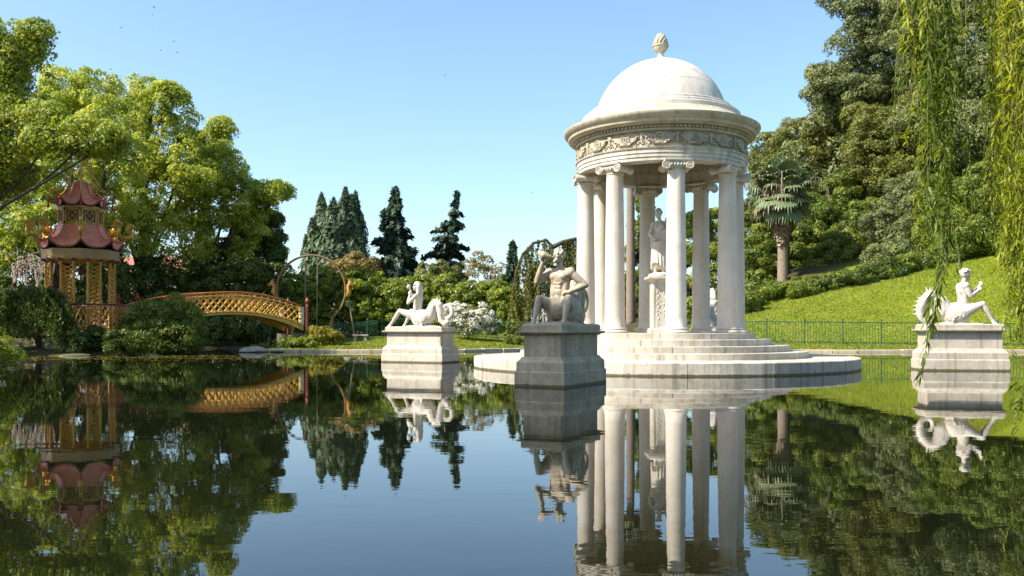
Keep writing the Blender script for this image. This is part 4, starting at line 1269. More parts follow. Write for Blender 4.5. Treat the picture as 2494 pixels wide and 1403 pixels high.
for x in (-1.8, 1.8):
    b = MB()
    for dx_ in (-0.5, 0.5): b.box((x + dx_, -2.28, 3.2), (0.10, 0.08, 1.5))
    for dz_ in (-0.75, 0.75): b.box((x, -2.285, 3.2 + dz_), (1.1, 0.09, 0.10))
    f_ = b.build('window', M['cream'], house, local=True)
    b = MB(); b.box((x, -2.262, 3.2), (0.9, 0.02, 1.4)); b.build('pane', M['glass'], f_, local=True)

def rock(c, r, label, seed, cat='rock', group=None, mat='rock'):
    rg = np.random.default_rng(seed)
    b = MB(); b.ell((0, 0, 0), (1, 1, 1), u=18, w=12)
    dirs = rg.normal(size=(14, 3)); dirs /= np.linalg.norm(dirs, axis=1)[:, None]; cut = rg.uniform(0.62, 0.95, 14)
    v = np.array(b.v)
    for d_, c_ in zip(dirs, cut):
        k = v @ d_; ex = np.maximum(0, k - c_); v -= ex[:, None] * d_
    v *= np.array(r)
    b.v = [tuple(p) for p in v]
    o = link('rock', b.mesh('rock', M[mat], smooth=True, angle=25), None, loc=c, rot=(0, 0, rg.uniform(0, 6)))
    return tag(o, label, cat, group)
rock((-22.6, 39.4, 0.15), (0.7, 0.6, 0.55), 'grey boulder at the water under the dark shrub left of the pagoda', 1)
rock((-13.5, 45.4, 0.04), (0.75, 0.45, 0.30), 'pale flat rock on the bank below the bridge end', 2)
rock((-12.3, 45.6, 0.04), (0.45, 0.3, 0.2), 'small low rock at the water right of the pale flat rock', 3)
rock((-16.4, 39.8, 0.0), (0.5, 0.3, 0.14), 'low wet stone at the tip of the pagoda island', 4, mat='darkrock')
rock((-19.5, 38.95, -0.02), (0.8, 0.3, 0.13), 'long low stone at the water edge before the yellow green shrub', 5, mat='darkrock')

# ------------------------------------------------------------------ leaves and trees
def leaf_mesh(name, P, N, L, Wd, tint, mat, parent=None, T=None, rngs=None, local=False, curl=0.12, quad=False):
    P = np.asarray(P, np.float32); n = len(P)
    rg = rngs or np.random.default_rng(1)
    N = N / np.maximum(1e-6, np.linalg.norm(N, axis=1))[:, None]
    if T is None: T = rg.normal(size=(n, 3))
    T = T - N * (T * N).sum(1)[:, None]
    T = T / np.maximum(1e-6, np.linalg.norm(T, axis=1))[:, None]
    Bv = np.cross(N, T)
    L = np.broadcast_to(np.asarray(L, float), (n,))[:, None]; Wd = np.broadcast_to(np.asarray(Wd, float), (n,))[:, None]
    if parent is not None and not local:
        o = world_off(parent); P = P - np.array(o, np.float32)
    m = 4 if quad else 3
    v = np.empty((n, m, 3), np.float32)
    if quad:
        v[:, 0] = P - T * L * 0.5 - N * L * curl
        v[:, 1] = P + Bv * Wd * 0.5 + N * L * curl * 0.5
        v[:, 2] = P + T * L * 0.5 - N * L * curl
        v[:, 3] = P - Bv * Wd * 0.5 + N * L * curl * 0.5
    else:
        v[:, 0] = P + T * L * 0.5 - N * L * curl
        v[:, 1] = P - T * L * 0.4 + Bv * Wd * 0.55
        v[:, 2] = P - T * L * 0.4 - Bv * Wd * 0.55
    me = bpy.data.meshes.new(name)
    me.vertices.add(m * n); me.vertices.foreach_set('co', v.ravel())
    me.loops.add(m * n); me.loops.foreach_set('vertex_index', np.arange(m * n, dtype=np.int32))
    me.polygons.add(n); me.polygons.foreach_set('loop_start', np.arange(n, dtype=np.int32) * m)
    me.update(calc_edges=True)
    a = me.attributes.new('tint', 'FLOAT', 'FACE'); a.data.foreach_set('value', np.clip(tint, 0, 1).astype(np.float32))
    me.materials.append(mat)
    return link(name, me, parent)

def unit(rg, n):
    v = rg.normal(size=(n, 3)); return v / np.linalg.norm(v, axis=1)[:, None]

LEAFK = 1.55
def crown_points(lobes, rg, puff, leaves, density=1.0, up=0.35, flat=0.8, inner=0.12):
    """lobes: (cx,cy,cz,rx,ry,rz). Lobes carry puffs on their outside, puffs carry leaves."""
    C = []; Rr = []; Nn = []
    for (cx, cy, cz, rx, ry, rz) in lobes:
        area = (rx * ry + rx * rz + ry * rz) / 3 * 4 * PI
        n = max(5, int(density * area / (puff * puff * 2.0)))
        d = unit(rg, n)
        d[:, 2] = d[:, 2] * 0.9 + 0.12
        k = rg.uniform(0.72, 1.06, n)[:, None]
        C.append(np.array([cx, cy, cz]) + d * np.array([rx, ry, rz]) * k)
        Rr.append(puff * rg.uniform(0.55, 1.35, n)); Nn.append(d)
        m = int(n * inner)
        if m:
            C.append(np.array([cx, cy, cz]) + unit(rg, m) * np.array([rx, ry, rz]) * rg.uniform(0.1, 0.7, m)[:, None]); Rr.append(puff * rg.uniform(0.8, 1.4, m)); Nn.append(unit(rg, m))
    C = np.concatenate(C); Rr = np.concatenate(Rr); Nn = np.concatenate(Nn)
    m = len(C)
    cnt = np.maximum(4, (leaves * LEAFK * (Rr / puff) ** 2)).astype(int)
    ix = np.repeat(np.arange(m), cnt); n = len(ix)
    d = unit(rg, n) + Nn[ix] * 0.55 + np.array([0, 0, up])
    d /= np.linalg.norm(d, axis=1)[:, None]
    rad = Rr[ix] * rg.uniform(0.5, 1.08, n) ** 0.5
    P = C[ix] + d * rad[:, None] * np.array([1, 1, flat])
    tint = np.clip(0.5 + rg.normal(0, 0.20, m), 0, 1)[ix] + rg.normal(0, 0.14, n)
    return P, d, tint

def px_lobes(items):
    """(x, y, r px, distance[, depth factor]) -> lobes"""
    out = []
    for it in items:
        x, y, r, d = it[:4]
        c = W(x, y, d); R = r * d / F
        k = it[4] if len(it) > 4 else 0.85
        out.append((c.x, c.y, c.z, R, R * k, R * 0.92))
    return out

def limbs(b, base, lobes, r0, rg, fork=0.35, n=7):
    base = Vector(base)
    cx = Vector((sum(l[0] for l in lobes) / len(lobes), sum(l[1] for l in lobes) / len(lobes), sum(l[2] for l in lobes) / len(lobes)))
    fk = base.lerp(Vector((base.x * 0.6 + cx.x * 0.4, base.y * 0.6 + cx.y * 0.4, cx.z)), fork)
    pts = [base - Vector((0, 0, 0.4)), base, base.lerp(fk, 0.5) + Vector((rg.uniform(-.15, .15), 0, 0)), fk]
    b.tube(pts, [r0 * 1.35, r0 * 1.1, r0 * 0.9, r0 * 0.75], 10)
    for l in lobes:
        c = Vector(l[:3]); mid = fk.lerp(c, 0.5) + Vector((rg.uniform(-.5, .5), rg.uniform(-.4, .4), rg.uniform(-0.2, .5))) * (c - fk).length * 0.16
        r = r0 * min(0.5, 0.25 + 0.06 * l[3])
        b.tube([fk - Vector((0, 0, r0)), fk.lerp(mid, 0.5) + Vector((0, 0, 0.1)), mid, mid.lerp(c, 0.5), c], [r, r * 0.8, r * 0.6, r * 0.42, r * 0.25], n)
        for i in range(3):
            a = Vector((rg.uniform(-1, 1), rg.uniform(-1, 1), rg.uniform(-.2, 1))).normalized()
            b.tube([mid.lerp(c, 0.6), c + a * l[3] * 0.45, c + a * l[3] * 0.85], [r * 0.35, r * 0.2, r * 0.06], 5)

TREES = {}
def tree(name, lobes, base, label, mat, seed, puff=0.7, leaves=70, size=0.2, asp=0.55, cat='tree', group=None, trunk_r=0.25, density=1.0, up=0.35, bark='bark', fork=0.35, flat=0.8, inner=0.12, sat=True):
    rg = np.random.default_rng(seed); rr = random.Random(seed)
    r = thing(name, tuple(base), label, cat, group=group)
    b = MB(); limbs(b, base, lobes, trunk_r, rr, fork)
    if cat == 'tree' and sat:
        more = []
        for (cx, cy, cz, rx, ry, rz) in lobes:
            more.append((cx, cy, cz, rx * 0.9, ry * 0.9, rz * 0.88))
            for k in range(5):
                v = Vector((rr.uniform(-1, 1), rr.uniform(-1, 0.6), rr.uniform(-0.5, 1))).normalized(); q = rr.uniform(0.24, 0.42)
                more.append((cx + v.x * rx * 0.95, cy + v.y * ry * 0.95, cz + v.z * rz * 0.95, rx * q, ry * q, rz * q * 0.9))
        lobes = more
    b.build('trunk' if cat == 'tree' else 'stems', M[bark], r, smooth=True)
    P, d, t = crown_points(lobes, rg, puff, leaves, density, up, flat, inner)
    n = len(P)
    N = d * 1.2 + rg.normal(0, 0.40, (n, 3))
    s = size * 1.1 * rg.uniform(0.65, 1.3, n)
    o = leaf_mesh('crown' if cat == 'tree' else 'foliage', P, N, s, s * asp, t, M[mat], r, rngs=rg)
    TREES[name] = TREES.get(name, 0) + n
    return r

def ground_at(x, d):
    X = (x - 1247) * d / F
    return (X, d, gz(X, d))

GL = 'tall broadleaf trees on the left'
tree('camphor_tree', px_lobes([(18, 120, 58, 38), (92, 115, 46, 38), (45, 200, 70, 38.5), (-60, 230, 130, 39), (-90, 110, 100, 39), (50, 320, 95, 38), (130, 332, 68, 37.6), (215, 345, 50, 37.2), (265, 352, 32, 37), (-60, 420, 120, 39), (30, 430, 55, 39.5)]),
     (-24.6, 38.5, 0.4), 'tallest left tree whose long dark limb hangs over the pagoda top', 'camphor_b', 1, 0.55, 70, 0.15, group=GL, trunk_r=0.34, fork=0.5)
tree('camphor_tree', px_lobes([(165, 225, 62, 52), (235, 235, 58, 52), (280, 300, 62, 51), (195, 320, 90, 53), (275, 400, 85, 52), (170, 440, 95, 53), (90, 430, 80, 52), (60, 560, 70, 50), (20, 500, 80, 51), (120, 560, 50, 50), (0, 620, 60, 51)]),
     ground_at(150, 53), 'bright yellow green tree rising straight behind the pagoda', 'camphor', 2,0.52,56,0.167, density=0.72, inner=0.05, group=GL, trunk_r=0.42)
tree('camphor_tree', px_lobes([(368, 235, 42, 58), (350, 290, 52, 58), (418, 250, 28, 57), (410, 232, 22, 57), (440, 320, 42, 58), (420, 390, 75, 58), (340, 390, 80, 59), (380, 480, 95, 58), (290, 500, 90, 57), (470, 430, 55, 57), (330, 580, 70, 56), (260, 600, 60, 57)]),
     ground_at(340, 59), 'tall yellow green tree with a split top, right of the pagoda roof', 'camphor', 3,0.54,52,0.176, density=0.72, inner=0.05, group=GL, trunk_r=0.42)
tree('camphor_tree', px_lobes([(522, 372, 42, 61), (540, 315, 22, 61), (500, 345, 26, 61), (555, 410, 45, 60), (510, 430, 65, 61), (590, 470, 46, 60), (630, 490, 36, 60), (668, 476, 24, 59.5), (685, 470, 14, 59.5), (560, 510, 75, 60), (470, 520, 75, 61), (430, 590, 70, 59), (540, 590, 60, 60), (610, 545, 42, 60)]),
     ground_at(500, 62), 'broad yellow green tree reaching farthest right toward the sky', 'camphor', 4,0.53,52,0.176, density=0.72, inner=0.05, group=GL, trunk_r=0.4)
tree('evergreen_tree', px_lobes([(625, 560, 42, 63), (655, 540, 20, 63), (650, 585, 26, 63), (600, 610, 50, 63), (640, 640, 40, 62), (560, 640, 60, 63), (500, 670, 55, 63)]),
     ground_at(600, 63.5), 'dark evergreen tree under the right end of the yellow green trees', 'dark', 5, 0.55, 70, 0.2, group=GL, trunk_r=0.25)
tree('dark_shrub', px_lobes([(340, 690, 55, 57), (430, 680, 65, 58), (520, 690, 60, 58), (600, 680, 55, 58), (660, 680, 40, 58), (480, 740, 60, 58), (580, 750, 60, 57.5), (390, 760, 60, 57.5), (660, 740, 45, 58.5), (540, 790, 60, 57), (470, 800, 50, 57), (600, 800, 45, 56.5), (410, 800, 50, 57), (530, 820, 34, 55.6), (660, 800, 36, 57)]),
     ground_at(500, 58.5), 'shade-darkened shrubbery behind the arched bridge', 'dark', 6, 0.5, 60, 0.17, cat='shrub', trunk_r=0.1)  # leaf colour kept dark to carry the shade behind the bridge
tree('dark_shrub', px_lobes([(-20, 620, 90, 56), (60, 700, 80, 55), (170, 690, 70, 55), (260, 690, 60, 55), (-40, 760, 90, 52), (230, 640, 50, 56), (120, 760, 60, 54), (240, 770, 60, 54), (320, 770, 50, 56), (10, 800, 60, 52), (160, 800, 50, 53)]),
     ground_at(80, 56), 'dark undergrowth behind the pagoda posts', 'dark', 7, 0.5, 50, 0.17, cat='shrub', trunk_r=0.1)
# trees of the near bank, beyond the picture edge; the first one shades the nearest pedestal, the rest are added to cut sky light
tree('camphor_tree', [(-17.4, 11.3, 18.8, 2.2, 1.7, 1.9), (-19.6, 10.6, 17.6, 2.6, 2.2, 2.2), (-15.8, 12.0, 17.0, 1.8, 1.5, 1.5), (-17.8, 10.8, 15.4, 2.4, 2.0, 2.0), (-21.5, 11.6, 15.0, 2.4, 2.2, 2.2)],
     (-19.4, 11.0, 0.3), 'tall shade tree on the near left bank beyond the picture edge', 'camphor_b', 8, 0.7, 45, 0.32, group=GL, trunk_r=0.5)
for i, (x, y, R_, zc, lab) in enumerate([(-9, -11, 4.5, 9, 'unseen tree added on the bank behind the viewer, left one'), (3, -13, 5.0, 10, 'unseen tree added on the bank behind the viewer, middle one'), (15, -9, 4.6, 9, 'unseen tree added on the bank behind the viewer, right one'), (-19, -4, 4.5, 8, 'unseen tree added on the near left bank, well outside the picture')]):
    tree('added_bank_tree', [(x, y, zc, R_, R_, R_ * .8), (x - 2.5, y + 1, zc - 2, R_ * .7, R_ * .7, R_ * .6), (x + 2.8, y, zc - 1.5, R_ * .7, R_ * .7, R_ * .6), (x, y, zc - 4, R_ * .8, R_ * .7, R_ * .5)], (x, y, 0.3), lab, 'hillgreen', 300 + i, 1.6, 22, 0.9, trunk_r=0.5, group='added unseen trees of the near bank')

# wisteria, fountain grass and shrubs of the island
wis = thing('wisteria', ground_at(75, 49), 'pale wisteria hanging in long clusters left of the pagoda posts', 'climber')
rg = np.random.default_rng(21); rr = random.Random(21)
b = MB(); b.tube([W(30, 720, 49), W(40, 660, 49), W(80, 618, 49), W(130, 612, 49)], [0.12, 0.1, 0.07, 0.04], 7); b.tube([W(40, 660, 49), W(20, 620, 49), W(0, 610, 49)], [0.08, 0.06, 0.04], 6)
b.tube([W(75, 840, 49), W(50, 760, 49), W(30, 720, 49)], [0.16, 0.13, 0.12], 7)
b.build('stems', M['bark'], wis, smooth=True)
for x, y, L_ in ((48, 625, 1.2), (62, 632, 1.5), (76, 620, 1.0), (90, 640, 1.4), (100, 625, 1.3), (112, 632, 0.9), (36, 640, 1.1), (128, 625, 1.0)):
    c = W(x, y, 48.8); n = 160
    t = rg.uniform(0, 1, n); a = rg.uniform(0, 2 * PI, n); rad = 0.15 * (1 - t * 0.75)
    P = np.stack([c.x + rad * np.cos(a), c.y + rad * np.sin(a), c.z - t * L_], 1)
    o = leaf_mesh('flower_cluster', P, unit(rg, n), 0.08, 0.06, rg.uniform(0, 1, n), M['pinkpetal'], wis, rngs=rg); o['kind'] = 'stuff'

fg = thing('fountain_grass', ground_at(325, 46.5), 'pale arching tuft of fountain grass right of the pagoda', 'grass plant')
fg.location.z = 0.6
P = []; T = []; N = []
for k in range(420):
    a = rg.uniform(0, 2 * PI); L_ = rg.uniform(0.9, 1.7); lean = rg.uniform(0.3, 0.9)
    for i in range(6):
        t = i / 5; x = lean * L_ * t * t * 0.9; z = L_ * 1.2 * (t - 0.45 * t * t)
        P.append((fg.location.x + x * math.cos(a), fg.location.y + x * math.sin(a), 0.6 + z)); T.append((lean * 1.8 * t * math.cos(a), lean * 1.8 * t * math.sin(a), 1.2 - 1.08 * t)); N.append((math.sin(a), -math.cos(a), 0.4))
leaf_mesh('blades', np.array(P), np.array(N), 0.36, 0.03, rg.uniform(0.3, 1, len(P)), M['azalea'], fg, T=np.array(T), rngs=rg)

tree('rounded_shrub', px_lobes([(405, 770, 55, 41), (455, 790, 40, 41), (360, 800, 60, 41), (335, 785, 36, 41.5), (430, 830, 55, 40.6), (300, 818, 34, 41), (480, 815, 25, 40.8), (370, 835, 50, 40.3), (420, 752, 26, 41)]),
     (-16.6, 41.0, 0.3), 'large yellow green shrub at the water in front of the bridge', 'hillgreen', 31, 0.34, 70, 0.10, cat='shrub', trunk_r=0.07)
tree('rounded_shrub', px_lobes([(250, 826, 30, 40.6), (225, 836, 28, 40), (290, 838, 32, 39.7), (185, 840, 36, 39.7), (160, 815, 26, 40.4)]),
     (-19.4, 40.2, 0.3), 'low dark shrub at the water below the pagoda railing', 'dark', 32, 0.30, 60, 0.10, cat='shrub', trunk_r=0.06)

def weeping(name, base, label, cat, mat, arcs, seed, hang, n_str, size, asp, dense, bark='bark', r0=0.2, group=None):
    """arcs: branch polylines (world). Strings of foliage hang from them."""
    rg = np.random.default_rng(seed)
    r = thing(name, tuple(base), label, cat, group=group)
    b = MB()
    for A in arcs:
        m = len(A); b.tube(A, [r0 * (1 - 0.75 * i / (m - 1)) for i in range(m)], 8)
    b.build('trunk', M[bark], r, smooth=True)
    P = []; T = []; N = []
    for A in arcs:
        A = [Vector(a) for a in A]
        for k in range(n_str):
            t = rg.uniform(0.25, 1) * (len(A) - 1.001); i = int(t); p = A[i].lerp(A[i + 1], t - i)
            L_ = hang * rg.uniform(0.3, 1.0); n = int(dense * L_)
            sx, sy = rg.normal(0, 0.22, 2)
            q = np.sort(rg.uniform(0, 1, n))
            P.append(np.stack([p.x + sx * q + rg.normal(0, .05, n), p.y + sy * q + rg.normal(0, .05, n), p.z - q * L_ + 0.08], 1))
            T.append(np.stack([rg.normal(0, .45, n), rg.normal(0, .45, n), -np.ones(n)], 1))
    P = np.concatenate(P); T = np.concatenate(T); n = len(P)
    P[:, 2] = np.maximum(P[:, 2], 0.03)
    N = unit(rg, n) * 0.8 + np.array([-0.3, -0.4, 0.3])
    t = 0.5 + rg.normal(0, 0.22, n)
    leaf_mesh('crown', P, N, size * rg.uniform(.7, 1.3, n), size * asp, t, M[mat], r, T=T, rngs=rg)
    return r
weeping('weeping_shrub', (-21.5, 40.6, 0.3), 'dark weeping shrub drooping to the water left of the pagoda', 'shrub', 'dark',
        [[(-21.6, 40.6, 0.2), W(95, 760, 40.5), W(80, 715, 40.3), W(120, 712, 40), W(170, 750, 39.8)], [(-22, 40.6, 0.2), W(60, 730, 40.5), W(30, 702, 40.2), W(-20, 715, 40)],
         [(-21.6, 40.6, 0.2), W(90, 730, 40.2), W(120, 700, 39.8), W(160, 725, 39.5), W(185, 790, 39.4)], [W(60, 730, 40), W(20, 705, 39.6), W(-40, 740, 39.5)], [W(90, 750, 40), W(60, 700, 39.5), W(100, 706, 39.2), W(150, 760, 39.1)]],
        33, 2.1, 150, 0.13, 0.35, 28, r0=0.12)
b_ = on_ground(0, 900, 17, 30)
tree('rounded_shrub', [(-11.9, 19.6, 0.45, 0.75, 0.6, 0.5), (-12.6, 20.2, 0.6, 0.8, 0.7, 0.6)], (-12.2, 20.0, 0.2), 'small bright shrub on the near bank at the left picture edge', 'grass', 34, 0.22, 70, 0.075, cat='shrub', trunk_r=0.03)

# the clipped-looking hedge behind the lawn
hedge_l = []
rr = random.Random(8)
hp_ = [(690, 668, 60), (740, 664, 61), (800, 656, 62), (860, 662, 62), (920, 668, 62), (980, 672, 62), (1040, 672, 62), (1100, 676, 61.5), (1150, 684, 61), (1200, 692, 60.5), (1235, 700, 60)]
for x, y, d in hp_:
    for yy, rad in ((y + 36, 38), (y + 62, 42), (y + 95, 42), (y + 130, 34)):
        hedge_l.append((x + rr.uniform(-12, 12), yy + rr.uniform(-7, 7), rad, d - 0.4 + rr.uniform(-.6, .6), 1.0))
tree('laurel_hedge', px_lobes(hedge_l), ground_at(960, 62), 'long tall laurel hedge behind the left lawn', 'laurel', 41, 0.36, 44, 0.17, cat='hedge', trunk_r=0.08, density=0.95, up=0.6)
tree('azalea_bush', px_lobes([(1120, 775, 34, 54.6), (1165, 778, 34, 54.6), (1100, 770, 26, 55), (1190, 795, 20, 54.6), (1140, 795, 30, 54.2)]), ground_at(1140, 55), 'white flowering azalea bush by the left statue', 'azalea', 42, 0.3, 40, 0.09, cat='bush', trunk_r=0.05)
az = [o for o in COL.objects if o.name.startswith('azalea_bush')][0]
rg = np.random.default_rng(43)
P, d, t = crown_points(px_lobes([(1120, 774, 36, 54.5), (1165, 777, 36, 54.5), (1098, 769, 28, 54.9), (1190, 794, 22, 54.5), (1140, 790, 34, 54.1)]), rg, 0.28, 34, 0.9, 0.6, 0.8, 0)
keep = rg.uniform(0, 1, len(P)) < 0.55
leaf_mesh('blossom', P[keep] , d[keep] + rg.normal(0, .5, (keep.sum(), 3)), 0.10, 0.08, t[keep], M['petal'], az, rngs=rg)
g_ = Vector(ground_at(787, 49.6))
gl = [(g_.x + x, g_.y + y, g_.z + z, r, r, r * 0.85) for x, y, z, r in ((0, 0, .5, .6), (-.5, .1, .4, .5), (.5, 0, .4, .5), (.1, -.3, .7, .4), (-.3, -.2, .75, .35), (0.75, 0.1, 0.3, 0.35))]
tree('golden_bush', gl, tuple(g_), 'low golden green bush on the lawn right of the bridge', 'goldbush', 44, 0.25, 60, 0.10, cat='bush', trunk_r=0.04)
for i, (x, y, d, R_, mt, lab) in enumerate([(640, 830, 48, 0.5, 'laurel', 'low green plant on the bank under the bridge arch'), (700, 835, 47.5, 0.45, 'hillgreen', 'small leafy plant beside the bridge abutment'),
                                      (735, 838, 47.2, 0.4, 'laurel', 'small plant between the bridge end and the golden bush'), (1250, 815, 53, 0.4, 'hillgreen', 'small plant at the end of the dark green fence')]):
    X = (x - 1247) * d / F; z = gz(X, d)
    tree('bank_plant', [(X, d, z + R_ * 0.6, R_ * 1.4, R_, R_ * 0.7), (X + R_, d, z + R_ * 0.4, R_, R_ * .8, R_ * 0.5)], (X, d, z), lab, mt, 50 + i, 0.2, 46, 0.09, cat='plant', trunk_r=0.02, group='low plants along the bank')

# ------------------------------------------------------------------ conifers far behind
def conifer(px, ytop, ybase, w_px, d, label, seed, mat='conifer', lean=0.0, levels=34, ragged=0.35, droop=0.25, name='conifer_tree', gap=0.0):
    rg = np.random.default_rng(seed)
    base = Vector(((px - 1247) * d / F, d, 0.9)); top = W(px + lean, ytop, d); Hh = top.z - base.z
    Rm = w_px * d / F / 2
    r = thing(name, tuple(base), label, 'tree', group='dark conifers beyond the hedge')
    b = MB(); b.tube([base, base.lerp(top, .5), top], [Hh * 0.02, Hh * 0.012, 0.03], 8); b.build('trunk', M['bark'], r, smooth=True)
    P = []; T = []; N = []; tin = []
    for i in range(levels):
        t = (i + rg.uniform(0, 1)) / levels
        z = base.z + Hh * (0.04 + 0.95 * t); c = base.lerp(top, t) + Vector((0.35 * math.sin(t * 7 + seed), 0, 0)) * (1 - t)
        Rl = 1.2 * Rm * (1 - t) ** 0.8 * (1 - 0.25 * math.exp(-((t) / 0.12) ** 2)) + 0.25
        nb = int(9 + 15 * (1 - t))
        for k in range(nb):
            if rg.uniform() < gap: continue
            a = rg.uniform(0, 2 * PI); L_ = Rl * rg.uniform(1 - ragged * 1.4, 1 + ragged * 0.6) * (0.85 + 0.32 * math.sin(2 * a + t * 11 + seed) * math.sin(t * 17 + seed * 2 + a))
            n = int(14 + L_ * 26); q = rg.uniform(0.15, 1, n) ** 0.8
            wd = 0.42 * L_ * (1 - q * 0.75)
            off = rg.normal(0, 0.36, n) * wd
            dr = droop * L_ * q * q - 0.06 * L_ * q + (-0.14 * L_ * np.maximum(q - .7, 0))
            P.append(np.stack([c.x + math.cos(a) * L_ * q - math.sin(a) * off, c.y + math.sin(a) * L_ * q + math.cos(a) * off, z - dr + rg.normal(0, 0.16, n) - np.abs(off) * 0.25], 1))
            T.append(np.stack([math.cos(a) + rg.normal(0, .5, n), math.sin(a) + rg.normal(0, .5, n), -droop + rg.normal(0, .3, n)], 1))
            N.append(np.stack([math.cos(a) * 0.5 + rg.normal(0, .4, n), math.sin(a) * 0.5 + rg.normal(0, .4, n), 0.8 + rg.normal(0, .3, n)], 1))
            tin.append(np.full(n, rg.uniform(0.2, 0.8)) + rg.normal(0, .12, n))
    P = np.concatenate(P); n = len(P)
    leaf_mesh('crown', P, np.concatenate(N), rg.uniform(.6, 1.2, n), rg.uniform(.28, .5, n), np.concatenate(tin), M[mat], r, T=np.concatenate(T), rngs=rg)
    TREES[name] = TREES.get(name, 0) + n
    return r
conifer(955, 452, 690, 150, 118, 'dense dark conifer with a crooked pointed tip, middle of the three', 61, lean=10, ragged=0.4)
conifer(1076, 466, 690, 138, 120, 'ragged dark conifer standing alone against the sky with bent top', 62, lean=38, ragged=0.6, gap=0.28, levels=26)
conifer(1246, 590, 700, 44, 105, 'small narrow conifer left of the weeping cedar', 63, lean=2, ragged=0.4, levels=22)
# the many-topped cypress
cyp = thing('cypress_tree', ((815 - 1247) * 116 / F, 116, 0.9), 'broad feathery cypress with several upright tops behind the swing', 'tree', group='dark conifers beyond the hedge')
rg = np.random.default_rng(64); P = []; T = []; N = []; tn = []; b = MB()
for (x, yt, wd, yb) in [(783, 474, 50, 690), (812, 486, 54, 690), (842, 460, 50, 690), (866, 470, 40, 690), (760, 535, 44, 700), (745, 575, 30, 700), (828, 520, 60, 700), (880, 520, 40, 700), (795, 540, 60, 700), (862, 560, 60, 700), (755, 610, 50, 700), (800, 510, 70, 690), (850, 500, 64, 690), (775, 560, 70, 700), (820, 570, 80, 700), (870, 585, 60, 700), (835, 490, 40, 690), (856, 478, 36, 690)]:
    top = W(x, yt, 116 + rg.uniform(-2, 2)); bs = W(x * 0.75 + 815 * 0.25, yb, 116); Hh = top.z - bs.z
    b.tube([bs, top], [0.22, 0.02], 6)
    n = int(2300 * wd / 45 * Hh / 12)
    t = rg.uniform(0, 1, n) ** 0.9; a = rg.uniform(0, 2 * PI, n)
    R_ = wd * 116 / F * 0.80 * (1 - t ** 2.4) ** 0.9 * (0.6 + 0.5 * rg.uniform(0, 1, n)) * (0.75 + 0.3 * np.sin(a * 3 + t * 17)) + 0.12
    cx = bs.x + (top.x - bs.x) * t; cy = bs.y + (top.y - bs.y) * t
    P.append(np.stack([cx + R_ * np.cos(a), cy + R_ * np.sin(a), bs.z + Hh * t], 1))
    T.append(np.stack([np.cos(a) * 0.55 + rg.normal(0, .2, n), np.sin(a) * 0.55 + rg.normal(0, .2, n), np.ones(n)], 1))
    N.append(np.stack([np.cos(a) + rg.normal(0, .3, n), np.sin(a) + rg.normal(0, .3, n), 0.3 + rg.normal(0, .3, n)], 1))
    tn.append(0.5 + 0.25 * np.sin(a * 2 + t * 9) + rg.normal(0, .15, n))
b.build('trunk', M['bark'], cyp)
P = np.concatenate(P); n = len(P)
leaf_mesh('crown', P, np.concatenate(N), rg.uniform(.6, 1.3, n), rg.uniform(.22, .4, n), np.concatenate(tn), M['cypress'], cyp, T=np.concatenate(T), rngs=rg)

GB = 'low bronze trees beyond the hedge'
tree('bronze_tree', px_lobes([(840, 650, 26, 80), (870, 640, 26, 80), (900, 650, 24, 80), (815, 665, 22, 80)]), ground_at(865, 80), 'bronze green tree above the hedge between cypress and conifer', 'bronze', 71, 0.5, 55, 0.22, group=GB, sat=False, trunk_r=0.15)
tree('bronze_tree', px_lobes([(1040, 668, 22, 85), (1075, 662, 22, 85), (1105, 672, 18, 85)]), ground_at(1070, 85), 'olive bronze tree above the hedge under the lone conifer', 'olive', 72, 0.5, 55, 0.22, group=GB, sat=False, trunk_r=0.15)
tree('bronze_tree', px_lobes([(1150, 640, 15, 88), (1165, 630, 13, 88), (1180, 645, 18, 88), (1160, 660, 20, 88), (1200, 670, 18, 88), (1212, 655, 10, 88)]), ground_at(1170, 88), 'sparse pale orange tree above the right end of the hedge', 'bronze', 73, 0.42, 20, 0.2, group=GB, sat=False, trunk_r=0.13)
tree('bronze_tree', px_lobes([(1215, 695, 18, 75), (1235, 700, 14, 75)]), ground_at(1225, 75), 'small rusty tree between hedge and weeping cedar', 'olive', 74, 0.4, 50, 0.2, group=GB, sat=False, trunk_r=0.12)

# weeping blue cedar behind the front statue
cb = ground_at(1335, 56)
weeping('weeping_cedar', cb, 'weeping cedar with arched trunk behind the front statue', 'tree', 'cedar',
        [[cb, W(1345, 720, 56), W(1338, 650, 56), W(1345, 600, 56), W(1330, 585, 56), W(1300, 592, 55.8), W(1272, 620, 55.6), W(1256, 665, 55.4), W(1248, 720, 55.3)],
         [W(1338, 640, 56), W(1320, 640, 55.8), W(1295, 650, 55.6), W(1280, 690, 55.4)],
         [W(1340, 605, 56), W(1370, 590, 56.3), W(1400, 582, 56.5), W(1440, 590, 57), W(1470, 620, 57)],
         [W(1340, 660, 56), W(1375, 640, 56.3), W(1410, 650, 56.5), W(1440, 690, 57)]],
        81, 4.2, 84, 0.19, 0.38, 30, r0=0.17)

